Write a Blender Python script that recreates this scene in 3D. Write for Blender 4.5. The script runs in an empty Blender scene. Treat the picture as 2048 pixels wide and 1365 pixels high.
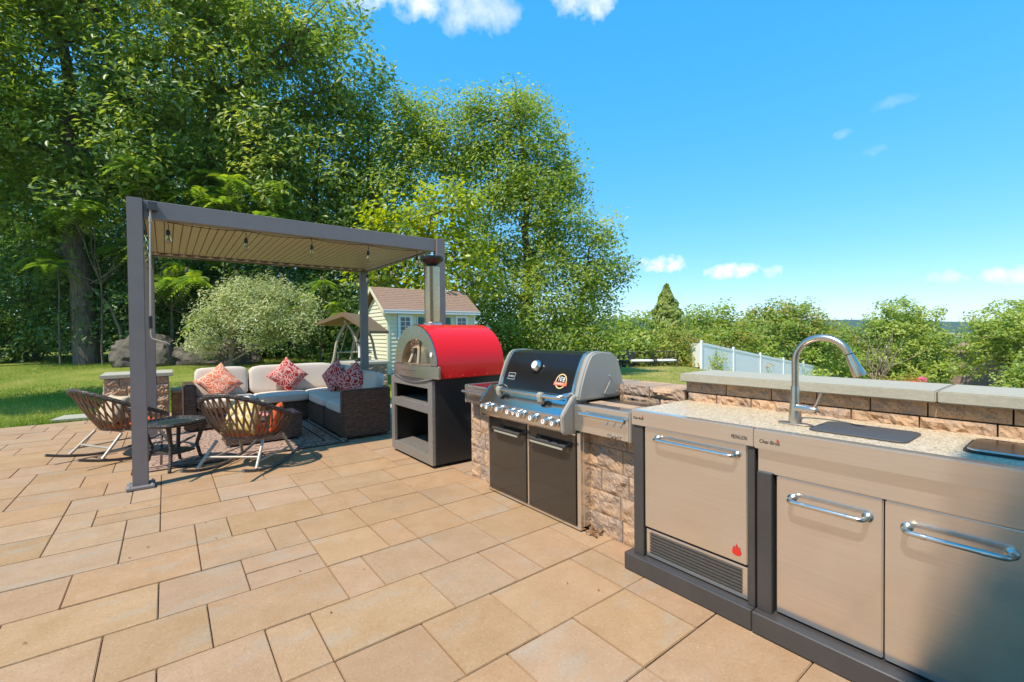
import bpy, bmesh, math, random
import numpy as np
from mathutils import Matrix, Vector, noise as mnoise
random.seed(7); rng = np.random.default_rng(11)
S = bpy.context.scene; COL = S.collection
R = math.radians
# ------------------------------------------------------------------ camera
cam_d = bpy.data.cameras.new('camera'); cam = bpy.data.objects.new('camera', cam_d); COL.objects.link(cam)
cam_d.sensor_width = 36; cam_d.lens = 15.82; cam_d.clip_start = 0.05; cam_d.clip_end = 9000
cam.matrix_world = Matrix(((0.79185, 0.01731, -0.61046, 0), (-0.61063, 0.00660, -0.79189, 0), (-0.00968, 0.99983, 0.01579, 1.35), (0, 0, 0, 1)))
S.camera = cam
S.render.resolution_x = 1024; S.render.resolution_y = 682
# ------------------------------------------------------------------ sun + sky
SUN_AZ = R(14.0); SUN_EL = R(58)          # light travels towards +X, a little towards +Y
SUND = Vector((-math.cos(SUN_AZ) * math.cos(SUN_EL), -math.sin(SUN_AZ) * math.cos(SUN_EL), math.sin(SUN_EL)))
sd = bpy.data.lights.new('sun', 'SUN'); sd.energy = 3.7; sd.angle = R(0.5); sd.color = (1.0, 0.93, 0.82)
sun = bpy.data.objects.new('sun', sd); COL.objects.link(sun); sun.rotation_euler = SUND.to_track_quat('Z', 'Y').to_euler()
W = bpy.data.worlds.new('World'); S.world = W; W.use_nodes = True
S.view_settings.view_transform = 'Standard'; S.view_settings.look = 'None'; S.view_settings.exposure = 0.66; S.view_settings.gamma = 1
S.render.engine = 'CYCLES'
S.cycles.max_bounces = 8; S.cycles.transparent_max_bounces = 8; S.cycles.sample_clamp_indirect = 6; S.cycles.caustics_reflective = False; S.cycles.caustics_refractive = False

class G:                                   # small node-graph writer
    def __init__(s, tree): s.t = tree; s.n = tree.nodes; s.l = tree.links
    def __call__(s, typ, **kw):
        nd = s.n.new(typ)
        for k, v in kw.items():
            if k == 'i':
                for kk, vv in v.items():
                    sk = nd.inputs[kk]
                    if isinstance(vv, bpy.types.NodeSocket): s.l.new(vv, sk)
                    else: sk.default_value = vv
            else: setattr(nd, k, v)
        return nd
    def math(s, op, a, b=0.0, clamp=False, c=None):
        nd = s.n.new('ShaderNodeMath'); nd.operation = op; nd.use_clamp = clamp
        for k, v in ((0, a), (1, b)) + (((2, c),) if c is not None else ()):
            if isinstance(v, bpy.types.NodeSocket): s.l.new(v, nd.inputs[k])
            else: nd.inputs[k].default_value = v
        return nd.outputs[0]
    def mix(s, f, a, b, blend='MIX'):
        nd = s.n.new('ShaderNodeMix'); nd.data_type = 'RGBA'; nd.blend_type = blend
        for k, v in ((0, f), (6, a), (7, b)):
            if isinstance(v, bpy.types.NodeSocket): s.l.new(v, nd.inputs[k])
            else: nd.inputs[k].default_value = v if k == 0 else (tuple(v) + (1,))[:4]
        return nd.outputs[2]
    def ramp(s, f, stops):
        nd = s.n.new('ShaderNodeValToRGB'); s.l.new(f, nd.inputs[0]); e = nd.color_ramp.elements
        while len(e) < len(stops): e.new(0.5)
        for k, (p, c) in enumerate(stops):
            e[k].position = p; e[k].color = (c, c, c, 1) if isinstance(c, (int, float)) else (tuple(c) + (1,))[:4]
        return nd.outputs[0]

wg = G(W.node_tree); W.node_tree.nodes.clear()
sky = wg('ShaderNodeTexSky', sky_type='NISHITA'); sky.sun_disc = False
sky.sun_elevation = SUN_EL; sky.sun_rotation = math.atan2(SUND.x, SUND.y)
sky.air_density = 0.8; sky.dust_density = 0.0; sky.ozone_density = 6.0; sky.altitude = 100
hsv = wg('ShaderNodeHueSaturation', i={'Hue': 0.499, 'Saturation': 2.5, 'Value': 1.0, 'Color': wg('ShaderNodeGamma', i={'Color': sky.outputs[0], 'Gamma': 0.33}).outputs[0]})
geo = wg('ShaderNodeNewGeometry'); vdir = wg('ShaderNodeVectorMath', operation='SCALE', i={0: geo.outputs['Incoming'], 'Scale': -1.0}).outputs[0]
cn1 = wg('ShaderNodeTexNoise', i={'Vector': vdir, 'Scale': 17.0, 'Detail': 9.0, 'Roughness': 0.62}).outputs['Fac']
cn2 = wg('ShaderNodeTexNoise', i={'Vector': vdir, 'Scale': 52.0, 'Detail': 6.0, 'Roughness': 0.6}).outputs['Fac']
def sky_dir(a, e):                         # a: degrees clockwise of the view axis, e: degrees up
    f = Vector((0.6105, 0.792, 0)); r = Vector((0.792, -0.6105, 0)); a = R(a); e = R(e)
    return (f * math.cos(a) + r * math.sin(a)) * math.cos(e) + Vector((0, 0, 1)) * math.sin(e)
CLOUDS = [(-12.2, 36.6, 4.2, 2.8, 1.0, 0), (-4.0, 35.7, 5.2, 2.6, .55, 0), (9.8, 36.2, 3.4, 2.4, .95, 0), (5.0, 37.6, 4.2, 1.4, .6, 0), (-20, 38, 6, 3.5, .9, 0),
          (18.8, 8.1, 3.0, 1.05, 1.0, 1), (26.0, 6.9, 3.3, 1.0, 1.0, 1), (30.2, 6.6, 1.1, .8, .6, 1), (40.2, 21.0, 1.8, .6, .12, 1), (36.2, 19.2, .9, .5, .16, 1), (39, 17.2, 1.0, .5, .10, 1),
          (48.6, 4.6, 3.4, .9, .8, 1), (43.8, 4.8, 1.2, .7, .5, 1), (57, 6, 4, 1.4, .9, 1), (-46, 9, 5, 1.6, .9, 1), (70, 24, 5, 2.0, .8, 0)]
cm = None
for a, e, sa, se, op, kind in CLOUDS:
    c = sky_dir(a, e); u = Vector((c.y, -c.x, 0)).normalized(); w = c.cross(u) * -1.0
    du = wg('ShaderNodeVectorMath', operation='DOT_PRODUCT', i={0: vdir, 1: u}).outputs['Value']
    dw = wg('ShaderNodeVectorMath', operation='DOT_PRODUCT', i={0: vdir, 1: w - c * 0}).outputs['Value']
    # offset by the cloud centre (u and w are perpendicular to c, so the centre is 0)
    q = wg.math('ADD', wg.math('POWER', wg.math('ABSOLUTE', wg.math('DIVIDE', du, math.sin(R(sa)))), 2.0), wg.math('POWER', wg.math('ABSOLUTE', wg.math('DIVIDE', dw, math.sin(R(se)))), 2.0))
    front = wg.math('GREATER_THAN', wg('ShaderNodeVectorMath', operation='DOT_PRODUCT', i={0: vdir, 1: c}).outputs['Value'], 0.8)
    nz = wg.math('MULTIPLY_ADD', wg.math('SUBTRACT', cn1 if kind == 0 else cn2, 0.5), 3.6, c=1.0)
    m = wg.math('SUBTRACT', nz, q)
    m = wg.math('MULTIPLY', wg.math('MULTIPLY', wg.math('MULTIPLY', m, 0.85, clamp=True), op), front)
    cm = m if cm is None else wg.math('MAXIMUM', cm, m)
cm = wg.math('SMOOTHSTEP', cm, 0.0, c=1.0) if False else cm
skyc = wg.mix(cm, hsv.outputs[0], (1.55, 1.58, 1.62))
bg = wg('ShaderNodeBackground', i={'Color': skyc, 'Strength': 0.50}); wo = wg('ShaderNodeOutputWorld', i={'Surface': bg.outputs[0]})

# ------------------------------------------------------------------ helpers
class MB:
    def __init__(s): s.v = []; s.f = []
    def add(s, vs, fs):
        o = len(s.v); s.v += [tuple(v) for v in vs]; s.f += [tuple(i + o for i in f) for f in fs]; return s
    def box(s, x0, x1, y0, y1, z0, z1, M=None):
        vs = [Vector(p) for p in ((x0, y0, z0), (x1, y0, z0), (x1, y1, z0), (x0, y1, z0), (x0, y0, z1), (x1, y0, z1), (x1, y1, z1), (x0, y1, z1))]
        if M: vs = [M @ v for v in vs]
        return s.add(vs, [(0, 3, 2, 1), (4, 5, 6, 7), (0, 1, 5, 4), (1, 2, 6, 5), (2, 3, 7, 6), (3, 0, 4, 7)])
    def tube(s, pts, r, n=8, closed=False, flat=None):
        pts = [Vector(p) for p in pts]; N = len(pts); rs = r if isinstance(r, (list, tuple)) else [r] * N
        up = None; rings = []
        for i, p in enumerate(pts):
            t = (pts[(i + 1) % N] - pts[i - 1]) if closed else (pts[min(i + 1, N - 1)] - pts[max(i - 1, 0)])
            t.normalize()
            if up is None: up = Vector((0, 0, 1)) if abs(t.z) < 0.9 else Vector((1, 0, 0))
            a = t.cross(up);
            if a.length < 1e-6: a = t.cross(Vector((0.3, 1, 0.2)))
            a.normalize(); b = a.cross(t).normalized(); up = b
            fl = flat or 1.0
            rings.append([p + (a * math.cos(2 * math.pi * k / n) + b * math.sin(2 * math.pi * k / n) * fl) * rs[i] for k in range(n)])
        vs = [v for rg in rings for v in rg]; fs = []
        for i in range(N if closed else N - 1):
            j = (i + 1) % N
            for k in range(n): fs.append((i * n + k, i * n + (k + 1) % n, j * n + (k + 1) % n, j * n + k))
        if not closed: fs += [tuple(range(n - 1, -1, -1)), tuple((N - 1) * n + k for k in range(n))]
        return s.add(vs, fs)
    def lathe(s, prof, c, n=20, axis=(0, 0, 1), cap=True):
        ax = Vector(axis).normalized(); q = Vector((0, 0, 1)).rotation_difference(ax); vs = []; fs = []
        for r, z in prof:
            for k in range(n):
                a = 2 * math.pi * k / n; vs.append(Vector(c) + q @ Vector((r * math.cos(a), r * math.sin(a), z)))
        for i in range(len(prof) - 1):
            for k in range(n): fs.append((i * n + k, i * n + (k + 1) % n, (i + 1) * n + (k + 1) % n, (i + 1) * n + k))
        if cap: fs += [tuple(range(n - 1, -1, -1)), tuple((len(prof) - 1) * n + k for k in range(n))]
        return s.add(vs, fs)
    def prism(s, poly, axis, a0, a1):
        # poly: 2-D points in the two other axes (in x,y,z order), extruded along axis
        n = len(poly); mk = {'x': lambda p, a: (a, p[0], p[1]), 'y': lambda p, a: (p[0], a, p[1]), 'z': lambda p, a: (p[0], p[1], a)}[axis]
        vs = [mk(p, a0) for p in poly] + [mk(p, a1) for p in poly]
        fs = [tuple(range(n - 1, -1, -1)), tuple(range(n, 2 * n))] + [(k, (k + 1) % n, n + (k + 1) % n, n + k) for k in range(n)]
        return s.add(vs, fs)
    def mesh(s, name, bev=0, seg=1, smooth=None, weld=False):
        me = bpy.data.meshes.new(name); me.from_pydata([tuple(v) for v in s.v], [], s.f)
        bm = bmesh.new(); bm.from_mesh(me)
        if weld: bmesh.ops.remove_doubles(bm, verts=bm.verts, dist=1e-5)
        bmesh.ops.recalc_face_normals(bm, faces=bm.faces)
        if bev:
            es = [e for e in bm.edges if len(e.link_faces) == 2 and e.calc_face_angle(0) > 0.5]
            bmesh.ops.bevel(bm, geom=es, offset=bev, segments=seg, affect='EDGES', clamp_overlap=True)
        bm.to_mesh(me); bm.free()
        if smooth is not None:
            me.polygons.foreach_set('use_smooth', [True] * len(me.polygons)); me.set_sharp_from_angle(angle=R(smooth))
        me.update(); return me
    def build(s, name, mat, parent=None, bev=0, seg=1, smooth=None, local=False, weld=False):
        return link(name, s.mesh(name, bev, seg, smooth, weld), mat, parent, local)

def wmat(o):
    return (wmat(o.parent) @ o.matrix_parent_inverse if o.parent else Matrix()) @ o.matrix_basis
def link(name, me, mat, parent=None, local=False):
    if mat is not None and not me.materials: me.materials.append(mat)
    o = bpy.data.objects.new(name, me); COL.objects.link(o)
    if parent is not None:
        o.parent = parent
        if not local: o.matrix_parent_inverse = wmat(parent).inverted()
    return o
def thing(name, label, cat, loc=(0, 0, 0), rz=0, group=None):
    o = bpy.data.objects.new(name, None); COL.objects.link(o); o.empty_display_size = 0.1
    o.location = loc; o.rotation_euler = (0, 0, rz); tag(o, label, cat, group); return o
def tag(o, label=None, cat=None, group=None, kind=None):
    if label: o['label'] = label
    if cat: o['category'] = cat
    if group: o['group'] = group
    if kind: o['kind'] = kind
    return o
def box(name, mat, parent, x0, x1, y0, y1, z0, z1, bev=0.003, seg=1, local=False, M=None):
    return MB().box(x0, x1, y0, y1, z0, z1, M).build(name, mat, parent, bev, seg, local=local)
def arc(c, r, a0, a1, n, ax1, ax2):
    c = Vector(c); ax1 = Vector(ax1); ax2 = Vector(ax2)
    return [c + ax1 * r * math.cos(a0 + (a1 - a0) * k / n) + ax2 * r * math.sin(a0 + (a1 - a0) * k / n) for k in range(n + 1)]
def copy_tree(o, parent=None):
    c = o.copy(); COL.objects.link(c)
    if parent: c.parent = parent
    for ch in [x for x in o.children]: copy_tree(ch, c)
    return c
def V(a, d, z=0):                          # a metres right of the view axis, d metres ahead
    return Vector((0.7919 * a + 0.6105 * d, -0.6106 * a + 0.7919 * d, z))
def sst(a, b, x):
    t = np.clip((x - a) / (b - a), 0, 1); return t * t * (3 - 2 * t)
def gz(x, y):                              # height of the ground
    d = 0.6105 * x + 0.7919 * y; a = 0.7919 * x - 0.6106 * y; t = a / np.maximum(d, 1.0)
    rise = 0.055 * np.clip(d - 9.5, 0, 11)
    fall = -0.03 * np.clip(d - 4, 0, 60) - sst(.36, .66, t) * 0.085 * np.clip(d - 6, 0, 60)
    s = sst(.02, .25, t); return rise * (1 - s) + fall * s - 0.03

# ------------------------------------------------------------------ materials
MATS = {}
def mat(name, col=(.5, .5, .5), rough=.5, metal=0, spec=.5, coat=0, bump=None, fn=None, **kw):
    m = bpy.data.materials.new(name); m.use_nodes = True; g = G(m.node_tree); b = m.node_tree.nodes['Principled BSDF']
    b.inputs['Base Color'].default_value = tuple(col) + (1,); b.inputs['Roughness'].default_value = rough; b.inputs['Metallic'].default_value = metal
    b.inputs['Specular IOR Level'].default_value = spec; b.inputs['Coat Weight'].default_value = coat; b.inputs['Coat Roughness'].default_value = .05
    for k, v in kw.items(): b.inputs[k.replace('_', ' ')].default_value = v
    if fn: fn(g, b)
    MATS[name] = m; return m
def tc(g, scale=(1, 1, 1), rand=0, out='Object'):
    co = g('ShaderNodeTexCoord').outputs[out]
    mp = g('ShaderNodeMapping', i={'Vector': co, 'Scale': scale})
    if rand:
        rnd = g('ShaderNodeObjectInfo').outputs['Random']
        cb = g('ShaderNodeCombineXYZ', i={0: g.math('MULTIPLY', rnd, rand), 1: g.math('MULTIPLY', rnd, rand * 1.7), 2: g.math('MULTIPLY', rnd, rand * .6)})
        return g('ShaderNodeVectorMath', operation='ADD', i={0: mp.outputs[0], 1: cb.outputs[0]}).outputs[0]
    return mp.outputs[0]
def noise(g, v, s, d=4, r=.55, dim='Fac'): return g('ShaderNodeTexNoise', i={'Vector': v, 'Scale': s, 'Detail': d, 'Roughness': r}).outputs[dim]
def bumpn(g, b, h, st=.3, dist=.01):
    g.l.new(g('ShaderNodeBump', i={'Height': h, 'Strength': st, 'Distance': dist}).outputs[0], b.inputs['Normal'])
def setc(g, b, c): g.l.new(c, b.inputs['Base Color'])
def f_paver(g, b):
    v = tc(g, rand=37); r = g('ShaderNodeObjectInfo').outputs['Random']; wp = g('ShaderNodeNewGeometry').outputs['Position']
    n1 = noise(g, v, 5.5, 6, .65); n2 = noise(g, v, 75, 3, .7); n3 = noise(g, tc(g, scale=(1, 2.2, 1), rand=91), 2.6, 4, .6); n4 = noise(g, wp, .9, 5, .65); n5 = noise(g, v, 14, 5, .7)
    c = g.mix(g.ramp(n1, [(.3, 0), (.7, 1)]), (.425, .278, .158), (.362, .228, .118))
    c = g.mix(g.math('MULTIPLY', g.ramp(n3, [(.54, 0), (.72, 1)]), .55), c, (.345, .295, .225))
    c = g.mix(g.math('MULTIPLY', g.ramp(n5, [(.55, 0), (.75, 1)]), .40), c, (.34, .20, .095))
    c = g.mix(g.math('MULTIPLY', g.ramp(n2, [(.56, 0), (.75, 1)]), .45), c, (.20, .125, .065))
    c = g.mix(g.math('MULTIPLY', g.ramp(n2, [(.27, 1), (.42, 0)]), .35), c, (.62, .47, .30))
    c = g.mix(g.math('MULTIPLY', g.ramp(n4, [(.55, 0), (.78, 1)]), .38), c, (.22, .145, .08))
    hs = g('ShaderNodeHueSaturation', i={'Hue': g.math('MULTIPLY_ADD', r, .006, c=.492), 'Saturation': g.math('MULTIPLY_ADD', g.math('FRACT', g.math('MULTIPLY', r, 7.3)), .12, c=.97), 'Value': g.math('MULTIPLY_ADD', g.math('FRACT', g.math('MULTIPLY', r, 13.7)), .12, c=.965), 'Color': c})
    setc(g, b, hs.outputs[0]); bumpn(g, b, g.math('ADD', n2, g.math('MULTIPLY', n5, .8)), .5, .004)
mat('paver', rough=.78, spec=.3, fn=f_paver)
def f_sand(g, b):
    n = noise(g, tc(g), 90, 3); setc(g, b, g.mix(n, (.10, .07, .042), (.22, .16, .10))); bumpn(g, b, n, .5)
mat('sand', rough=.95, fn=f_sand)
def f_block(g, b):
    v = tc(g, rand=23); n1 = noise(g, v, 4.5, 4, .6); n2 = noise(g, v, 42, 6, .78); n3 = noise(g, v, 95, 3, .7)
    c = g.mix(g.ramp(n1, [(.42, 0), (.62, 1)]), (.54, .34, .195), (.27, .22, .19))
    c = g.mix(g.ramp(n2, [(.4, 0), (.7, .75)]), c, (.62, .40, .25)); c = g.mix(g.math('MULTIPLY', g.ramp(n3, [(.57, 0), (.66, 1)]), .7), c, (.13, .08, .05))
    setc(g, b, c); bumpn(g, b, g.math('ADD', n2, g.math('MULTIPLY', n3, .5)), .7, .012)
mat('split_block', rough=.9, spec=.2, fn=f_block)
def f_cap(g, b):
    v = tc(g, rand=9); n = noise(g, v, 30, 5, .65); setc(g, b, g.mix(n, (.36, .32, .235), (.47, .425, .325))); bumpn(g, b, noise(g, v, 60, 4), .35, .006)
mat('cap_stone', rough=.85, spec=.3, fn=f_cap)
def f_steel(sc, c0, c1, r0, r1):
    def f(g, b):
        n = noise(g, tc(g, scale=sc), 1, 3, .6); n2 = noise(g, tc(g, scale=(1, 1, 1)), 3.5, 4, .6)
        setc(g, b, g.mix(n, c0, c1)); g.l.new(g.math('MULTIPLY_ADD', g.ramp(n2, [(.35, 0), (.75, 1)]), (r1 - r0), c=r0), b.inputs['Roughness'])
    return f
mat('steel', metal=.89, fn=f_steel((1, 2.2, 140), (.68, .62, .545), (.84, .775, .69), .15, .27))
mat('steel_shelf', metal=1, fn=f_steel((2, 2, 90), (.64, .62, .59), (.72, .70, .67), .13, .22))
mat('nickel', (.62, .53, .44), .3, 1)
mat('chrome', (.70, .64, .57), .27, 1)
mat('worn_steel', metal=1, fn=f_steel((40, 40, 200), (.46, .41, .35), (.68, .62, .54), .25, .45))
mat('stack_steel', metal=1, fn=f_steel((6, 6, 300), (.50, .28, .14), (.66, .46, .30), .2, .3))
def f_graph(g, b):
    n = noise(g, tc(g), 7, 4); setc(g, b, g.mix(n, (.045, .04, .037), (.075, .065, .06)))
mat('graphite', rough=.38, fn=f_graph)
def f_black(g, b):
    v = tc(g); n = noise(g, v, 22, 6, .75); n2 = noise(g, v, 3, 3)
    sp = g.math('MULTIPLY', g.ramp(n, [(.64, 0), (.70, 1)]), g.ramp(n2, [(.45, 0), (.6, 1)]))
    setc(g, b, g.mix(sp, (.022, .021, .021), (.22, .18, .14))); g.l.new(g.math('MULTIPLY_ADD', n2, .25, c=.25), b.inputs['Roughness'])
mat('black_steel', fn=f_black)
mat('oven_frame', rough=.42, metal=.35, fn=f_steel((30, 30, 60), (.20, .178, .155), (.36, .32, .275), .34, .5))
mat('enamel', (.014, .012, .011), .2, spec=.35)
mat('dark_glass', (.055, .045, .036), .16, metal=.35, coat=.5)
mat('cast_grey', (.42, .38, .32), .48, metal=.3)
mat('beige_plastic', (.38, .35, .27), .5)
mat('black_plastic', (.02, .02, .02), .4)
mat('red_paint', (.70, .007, .005), .35, spec=.3, coat=.3)
mat('print_black', (.02, .018, .016), .5)
mat('print_red', (.65, .03, .02), .4)
mat('print_gold', (.75, .50, .22), .5)
mat('print_white', (.85, .83, .78), .5)
mat('print_orange', (.72, .16, .06), .5)
def f_granite(g, b):
    v = tc(g); n = noise(g, v, 75, 5, .75); n2 = noise(g, v, 14, 4, .6); vo = g('ShaderNodeTexVoronoi', i={'Vector': v, 'Scale': 210.0}).outputs['Color']
    c = g.mix(g.ramp(n, [(.35, 0), (.65, 1)]), (.44, .31, .17), (.76, .61, .42)); c = g.mix(g.math('MULTIPLY', g.ramp(n2, [(.45, 0), (.65, 1)]), .4), c, (.66, .50, .34))
    bw = g('ShaderNodeSeparateColor', i={0: vo}).outputs[0]; c = g.mix(g.ramp(bw, [(.84, 0), (.90, .7)]), c, (.10, .07, .05)); setc(g, b, c)
mat('granite', rough=.42, spec=.25, fn=f_granite)
mat('rubber_mat', (.07, .068, .066), .5)
def f_perg(g, b):
    v = tc(g, scale=(60, 60, 4)); n = noise(g, v, 1, 3); n2 = noise(g, tc(g), 9, 3); setc(g, b, g.mix(n2, (.185, .158, .150), (.215, .187, .176))); bumpn(g, b, n, .06, .002)
mat('pergola_metal', rough=.46, fn=f_perg)
mat('louver_bounce_metal', (.42, .36, .25), .42)  # pergola metal with the warm bounce off the patio put into its colour
mat('white_bracket', (.6, .58, .55), .5)
mat('aluminium', (.62, .60, .56), .35, metal=.5)
def f_wicker(c0, c1):
    def f(g, b):
        co = g('ShaderNodeTexCoord').outputs['Object']; sp = g('ShaderNodeSeparateXYZ', i={0: co})
        h = g.math('ADD', sp.outputs[0], sp.outputs[1])
        cb = g('ShaderNodeCombineXYZ', i={0: h, 1: sp.outputs[2], 2: 0.0})
        br = g('ShaderNodeTexBrick', i={'Vector': cb.outputs[0], 'Color1': tuple(c0) + (1,), 'Color2': tuple(c1) + (1,), 'Mortar': (.006, .004, .003, 1), 'Scale': 1.0, 'Mortar Size': .0042, 'Mortar Smooth': .7, 'Brick Width': .044, 'Row Height': .021, 'Bias': 0.0})
        br.offset = .5; setc(g, b, br.outputs['Color']); bumpn(g, b, g.math('SUBTRACT', 1.0, br.outputs['Fac']), 1.0, .01)
    return f
mat('wicker', rough=.42, fn=f_wicker((.13, .072, .045), (.22, .13, .085)))
mat('wicker_dark', rough=.38, fn=f_wicker((.075, .058, .046), (.12, .095, .075)))
mat('strap', (.20, .108, .058), .5)
mat('rim_wrap', rough=.5, fn=f_wicker((.06, .045, .035), (.12, .09, .07)))
mat('tan_metal', (.46, .39, .30), .42, metal=.3)
mat('runner_metal', (.10, .082, .07), .45)
mat('foot_plastic', (.33, .30, .26), .6)
def f_fabric(c0, c1):
    def f(g, b):
        n = noise(g, tc(g, scale=(1, 1, 1)), 260, 2); n2 = noise(g, tc(g, rand=5), 3, 3); setc(g, b, g.mix(n2, c0, c1)); bumpn(g, b, g.math('ADD', n, g.math('MULTIPLY', n2, 1.5)), .25, .004)
    return f
mat('cream_fabric', rough=.9, spec=.2, fn=f_fabric((.64, .54, .44), (.70, .60, .50)))
mat('beige_fabric', rough=.9, spec=.2, fn=f_fabric((.50, .38, .26), (.60, .48, .34)))
mat('orange_fabric', rough=.9, spec=.2, fn=f_fabric((.62, .085, .025), (.70, .13, .04)))
def f_floral(base, base2, ink):
    def f(g, b):
        v = tc(g, rand=3); w = noise(g, v, 5, 2, .5, 'Color')
        vv = g('ShaderNodeVectorMath', operation='ADD', i={0: v, 1: g('ShaderNodeVectorMath', operation='SCALE', i={0: w, 'Scale': .09}).outputs[0]}).outputs[0]
        vo = g('ShaderNodeTexVoronoi', i={'Vector': vv, 'Scale': 7.5}); d = vo.outputs['Distance']
        rings = g.math('SINE', g.math('MULTIPLY', d, 30.0)); n = noise(g, vv, 22, 3, .6)
        m = g.ramp(g.math('ADD', rings, g.math('MULTIPLY', g.math('SUBTRACT', n, .5), 2.4)), [(.58, 0), (.74, 1)])
        vo2 = g('ShaderNodeTexVoronoi', feature='DISTANCE_TO_EDGE', i={'Vector': vv, 'Scale': 11.0}); e = g.ramp(vo2.outputs[0], [(.03, 1), (.07, 0)])
        m = g.math('MAXIMUM', g.math('MULTIPLY', m, .8), g.math('MULTIPLY', e, .8)); setc(g, b, g.mix(m, base, ink)); bumpn(g, b, n, .15, .003)
    return f
mat('pillow_coral', rough=.9, spec=.2, fn=f_floral((.80, .19, .08), (.5, .1, .05), (.85, .62, .50)))
mat('pillow_red', rough=.9, spec=.2, fn=f_floral((.46, .028, .018), (.4, .05, .04), (.80, .52, .46)))
mat('pillow_yellow', rough=.9, spec=.2, fn=f_floral((.58, .42, .10), (.5, .1, .05), (.74, .66, .46)))
def f_rug(g, b):
    v = tc(g); w = noise(g, v, 3, 2, .5, 'Color'); vv = g('ShaderNodeVectorMath', operation='ADD', i={0: v, 1: g('ShaderNodeVectorMath', operation='SCALE', i={0: w, 'Scale': .15}).outputs[0]}).outputs[0]
    vo = g('ShaderNodeTexVoronoi', i={'Vector': vv, 'Scale': 5.0}).outputs['Distance']; m = g.ramp(g.math('SINE', g.math('MULTIPLY', vo, 26.0)), [(.62, 0), (.75, 1)])
    c = g.mix(m, (.40, .27, .20), (.17, .10, .075)); sp = g('ShaderNodeSeparateXYZ', i={0: v})
    # border bands, measured from the rug centre
    ax = g.math('SUBTRACT', 1.06, g.math('ABSOLUTE', sp.outputs[0])); ay = g.math('SUBTRACT', 1.22, g.math('ABSOLUTE', sp.outputs[1])); e = g.math('MINIMUM', ax, ay)
    bd = g.math('LESS_THAN', g.math('ABSOLUTE', g.math('SUBTRACT', e, .085)), .012); bd2 = g.math('LESS_THAN', g.math('ABSOLUTE', g.math('SUBTRACT', e, .235)), .012)
    c = g.mix(g.math('MAXIMUM', bd, bd2), c, (.07, .04, .03)); c = g.mix(g.math('LESS_THAN', e, .03), c, (.08, .05, .035)); setc(g, b, c); bumpn(g, b, noise(g, v, 220, 2), .4, .004)
mat('rug', rough=.95, spec=.1, fn=f_rug)
mat('cord', (.012, .012, .012), .5)
mat('bulb_glass', (.95, .93, .88), .02, Transmission_Weight=1.0, IOR=1.2)
mat('brass', (.55, .33, .10), .35, metal=1)
def f_siding(g, b):
    n = noise(g, tc(g, scale=(2, 2, 20)), 2, 3); setc(g, b, g.mix(n, (.70, .62, .43), (.76, .69, .50)))
mat('cream_siding', rough=.6, fn=f_siding)
mat('white_trim', (.74, .75, .76), .5)
mat('white_vinyl', (.88, .87, .85), .45)
mat('teal_paint', (.02, .11, .11), .5)
mat('window_glass', (.05, .07, .08), .05, coat=.3)
def f_shingle(g, b):
    n = noise(g, tc(g), 9, 4, .7); n2 = noise(g, tc(g), 70, 2); setc(g, b, g.mix(g.math('MULTIPLY_ADD', n2, .5, c=g.math('MULTIPLY', n, .5)), (.20, .11, .07), (.43, .265, .175)))
mat('shingle', rough=.9, fn=f_shingle)
def f_brick(g, b):
    sp = g('ShaderNodeSeparateXYZ', i={0: tc(g)}); cb = g('ShaderNodeCombineXYZ', i={0: g.math('ADD', sp.outputs[0], sp.outputs[1]), 1: sp.outputs[2]}).outputs[0]
    br = g('ShaderNodeTexBrick', i={'Vector': cb, 'Color1': (.36, .17, .11, 1), 'Color2': (.48, .29, .20, 1), 'Mortar': (.42, .36, .31, 1), 'Scale': 1.0, 'Brick Width': .3, 'Row Height': .11, 'Mortar Size': .012}); setc(g, b, br.outputs[0])
mat('brick', rough=.9, fn=f_brick)
mat('house_siding', (.62, .58, .50), .6)
def f_wood(c0, c1):
    def f(g, b):
        n = noise(g, tc(g, scale=(25, 25, 3)), 1, 4, .6); setc(g, b, g.mix(n, c0, c1)); bumpn(g, b, n, .2, .004)
    return f
mat('pale_wood', rough=.7, fn=f_wood((.40, .30, .19), (.54, .43, .30)))
mat('swing_metal', (.42, .34, .24), .5, metal=.2)
mat('canopy_cloth', (.22, .13, .065), .8)
mat('firebrick', rough=.9, fn=f_wood((.10, .07, .05), (.30, .21, .13)))
def f_grass(g, b):
    v = tc(g); n = noise(g, v, 1.1, 4, .65); n2 = noise(g, v, 9, 3, .6); c = g.mix(g.ramp(n, [(.38, 0), (.62, 1)]), (.20, .25, .035), (.36, .33, .075)); c = g.mix(g.math('MULTIPLY', n2, .5), c, (.13, .18, .026))
    co = g('ShaderNodeTexCoord').outputs['Object']; sp = g('ShaderNodeSeparateXYZ', i={0: co})   # the lawn east of the kitchen wall is drier
    lat = g.math('SUBTRACT', g.math('MULTIPLY', sp.outputs[0], .7919), g.math('MULTIPLY', sp.outputs[1], .6106))
    c = g.mix(g.math('MULTIPLY', g.math('MULTIPLY', g.math('SUBTRACT', lat, 3.0), .3, clamp=True), g.ramp(n, [(.3, .1), (.6, .85)])), c, (.44, .34, .11)); setc(g, b, c); bumpn(g, b, noise(g, v, 45, 3), .8, .05)
mat('lawn', rough=.95, spec=.1, fn=f_grass)
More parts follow.
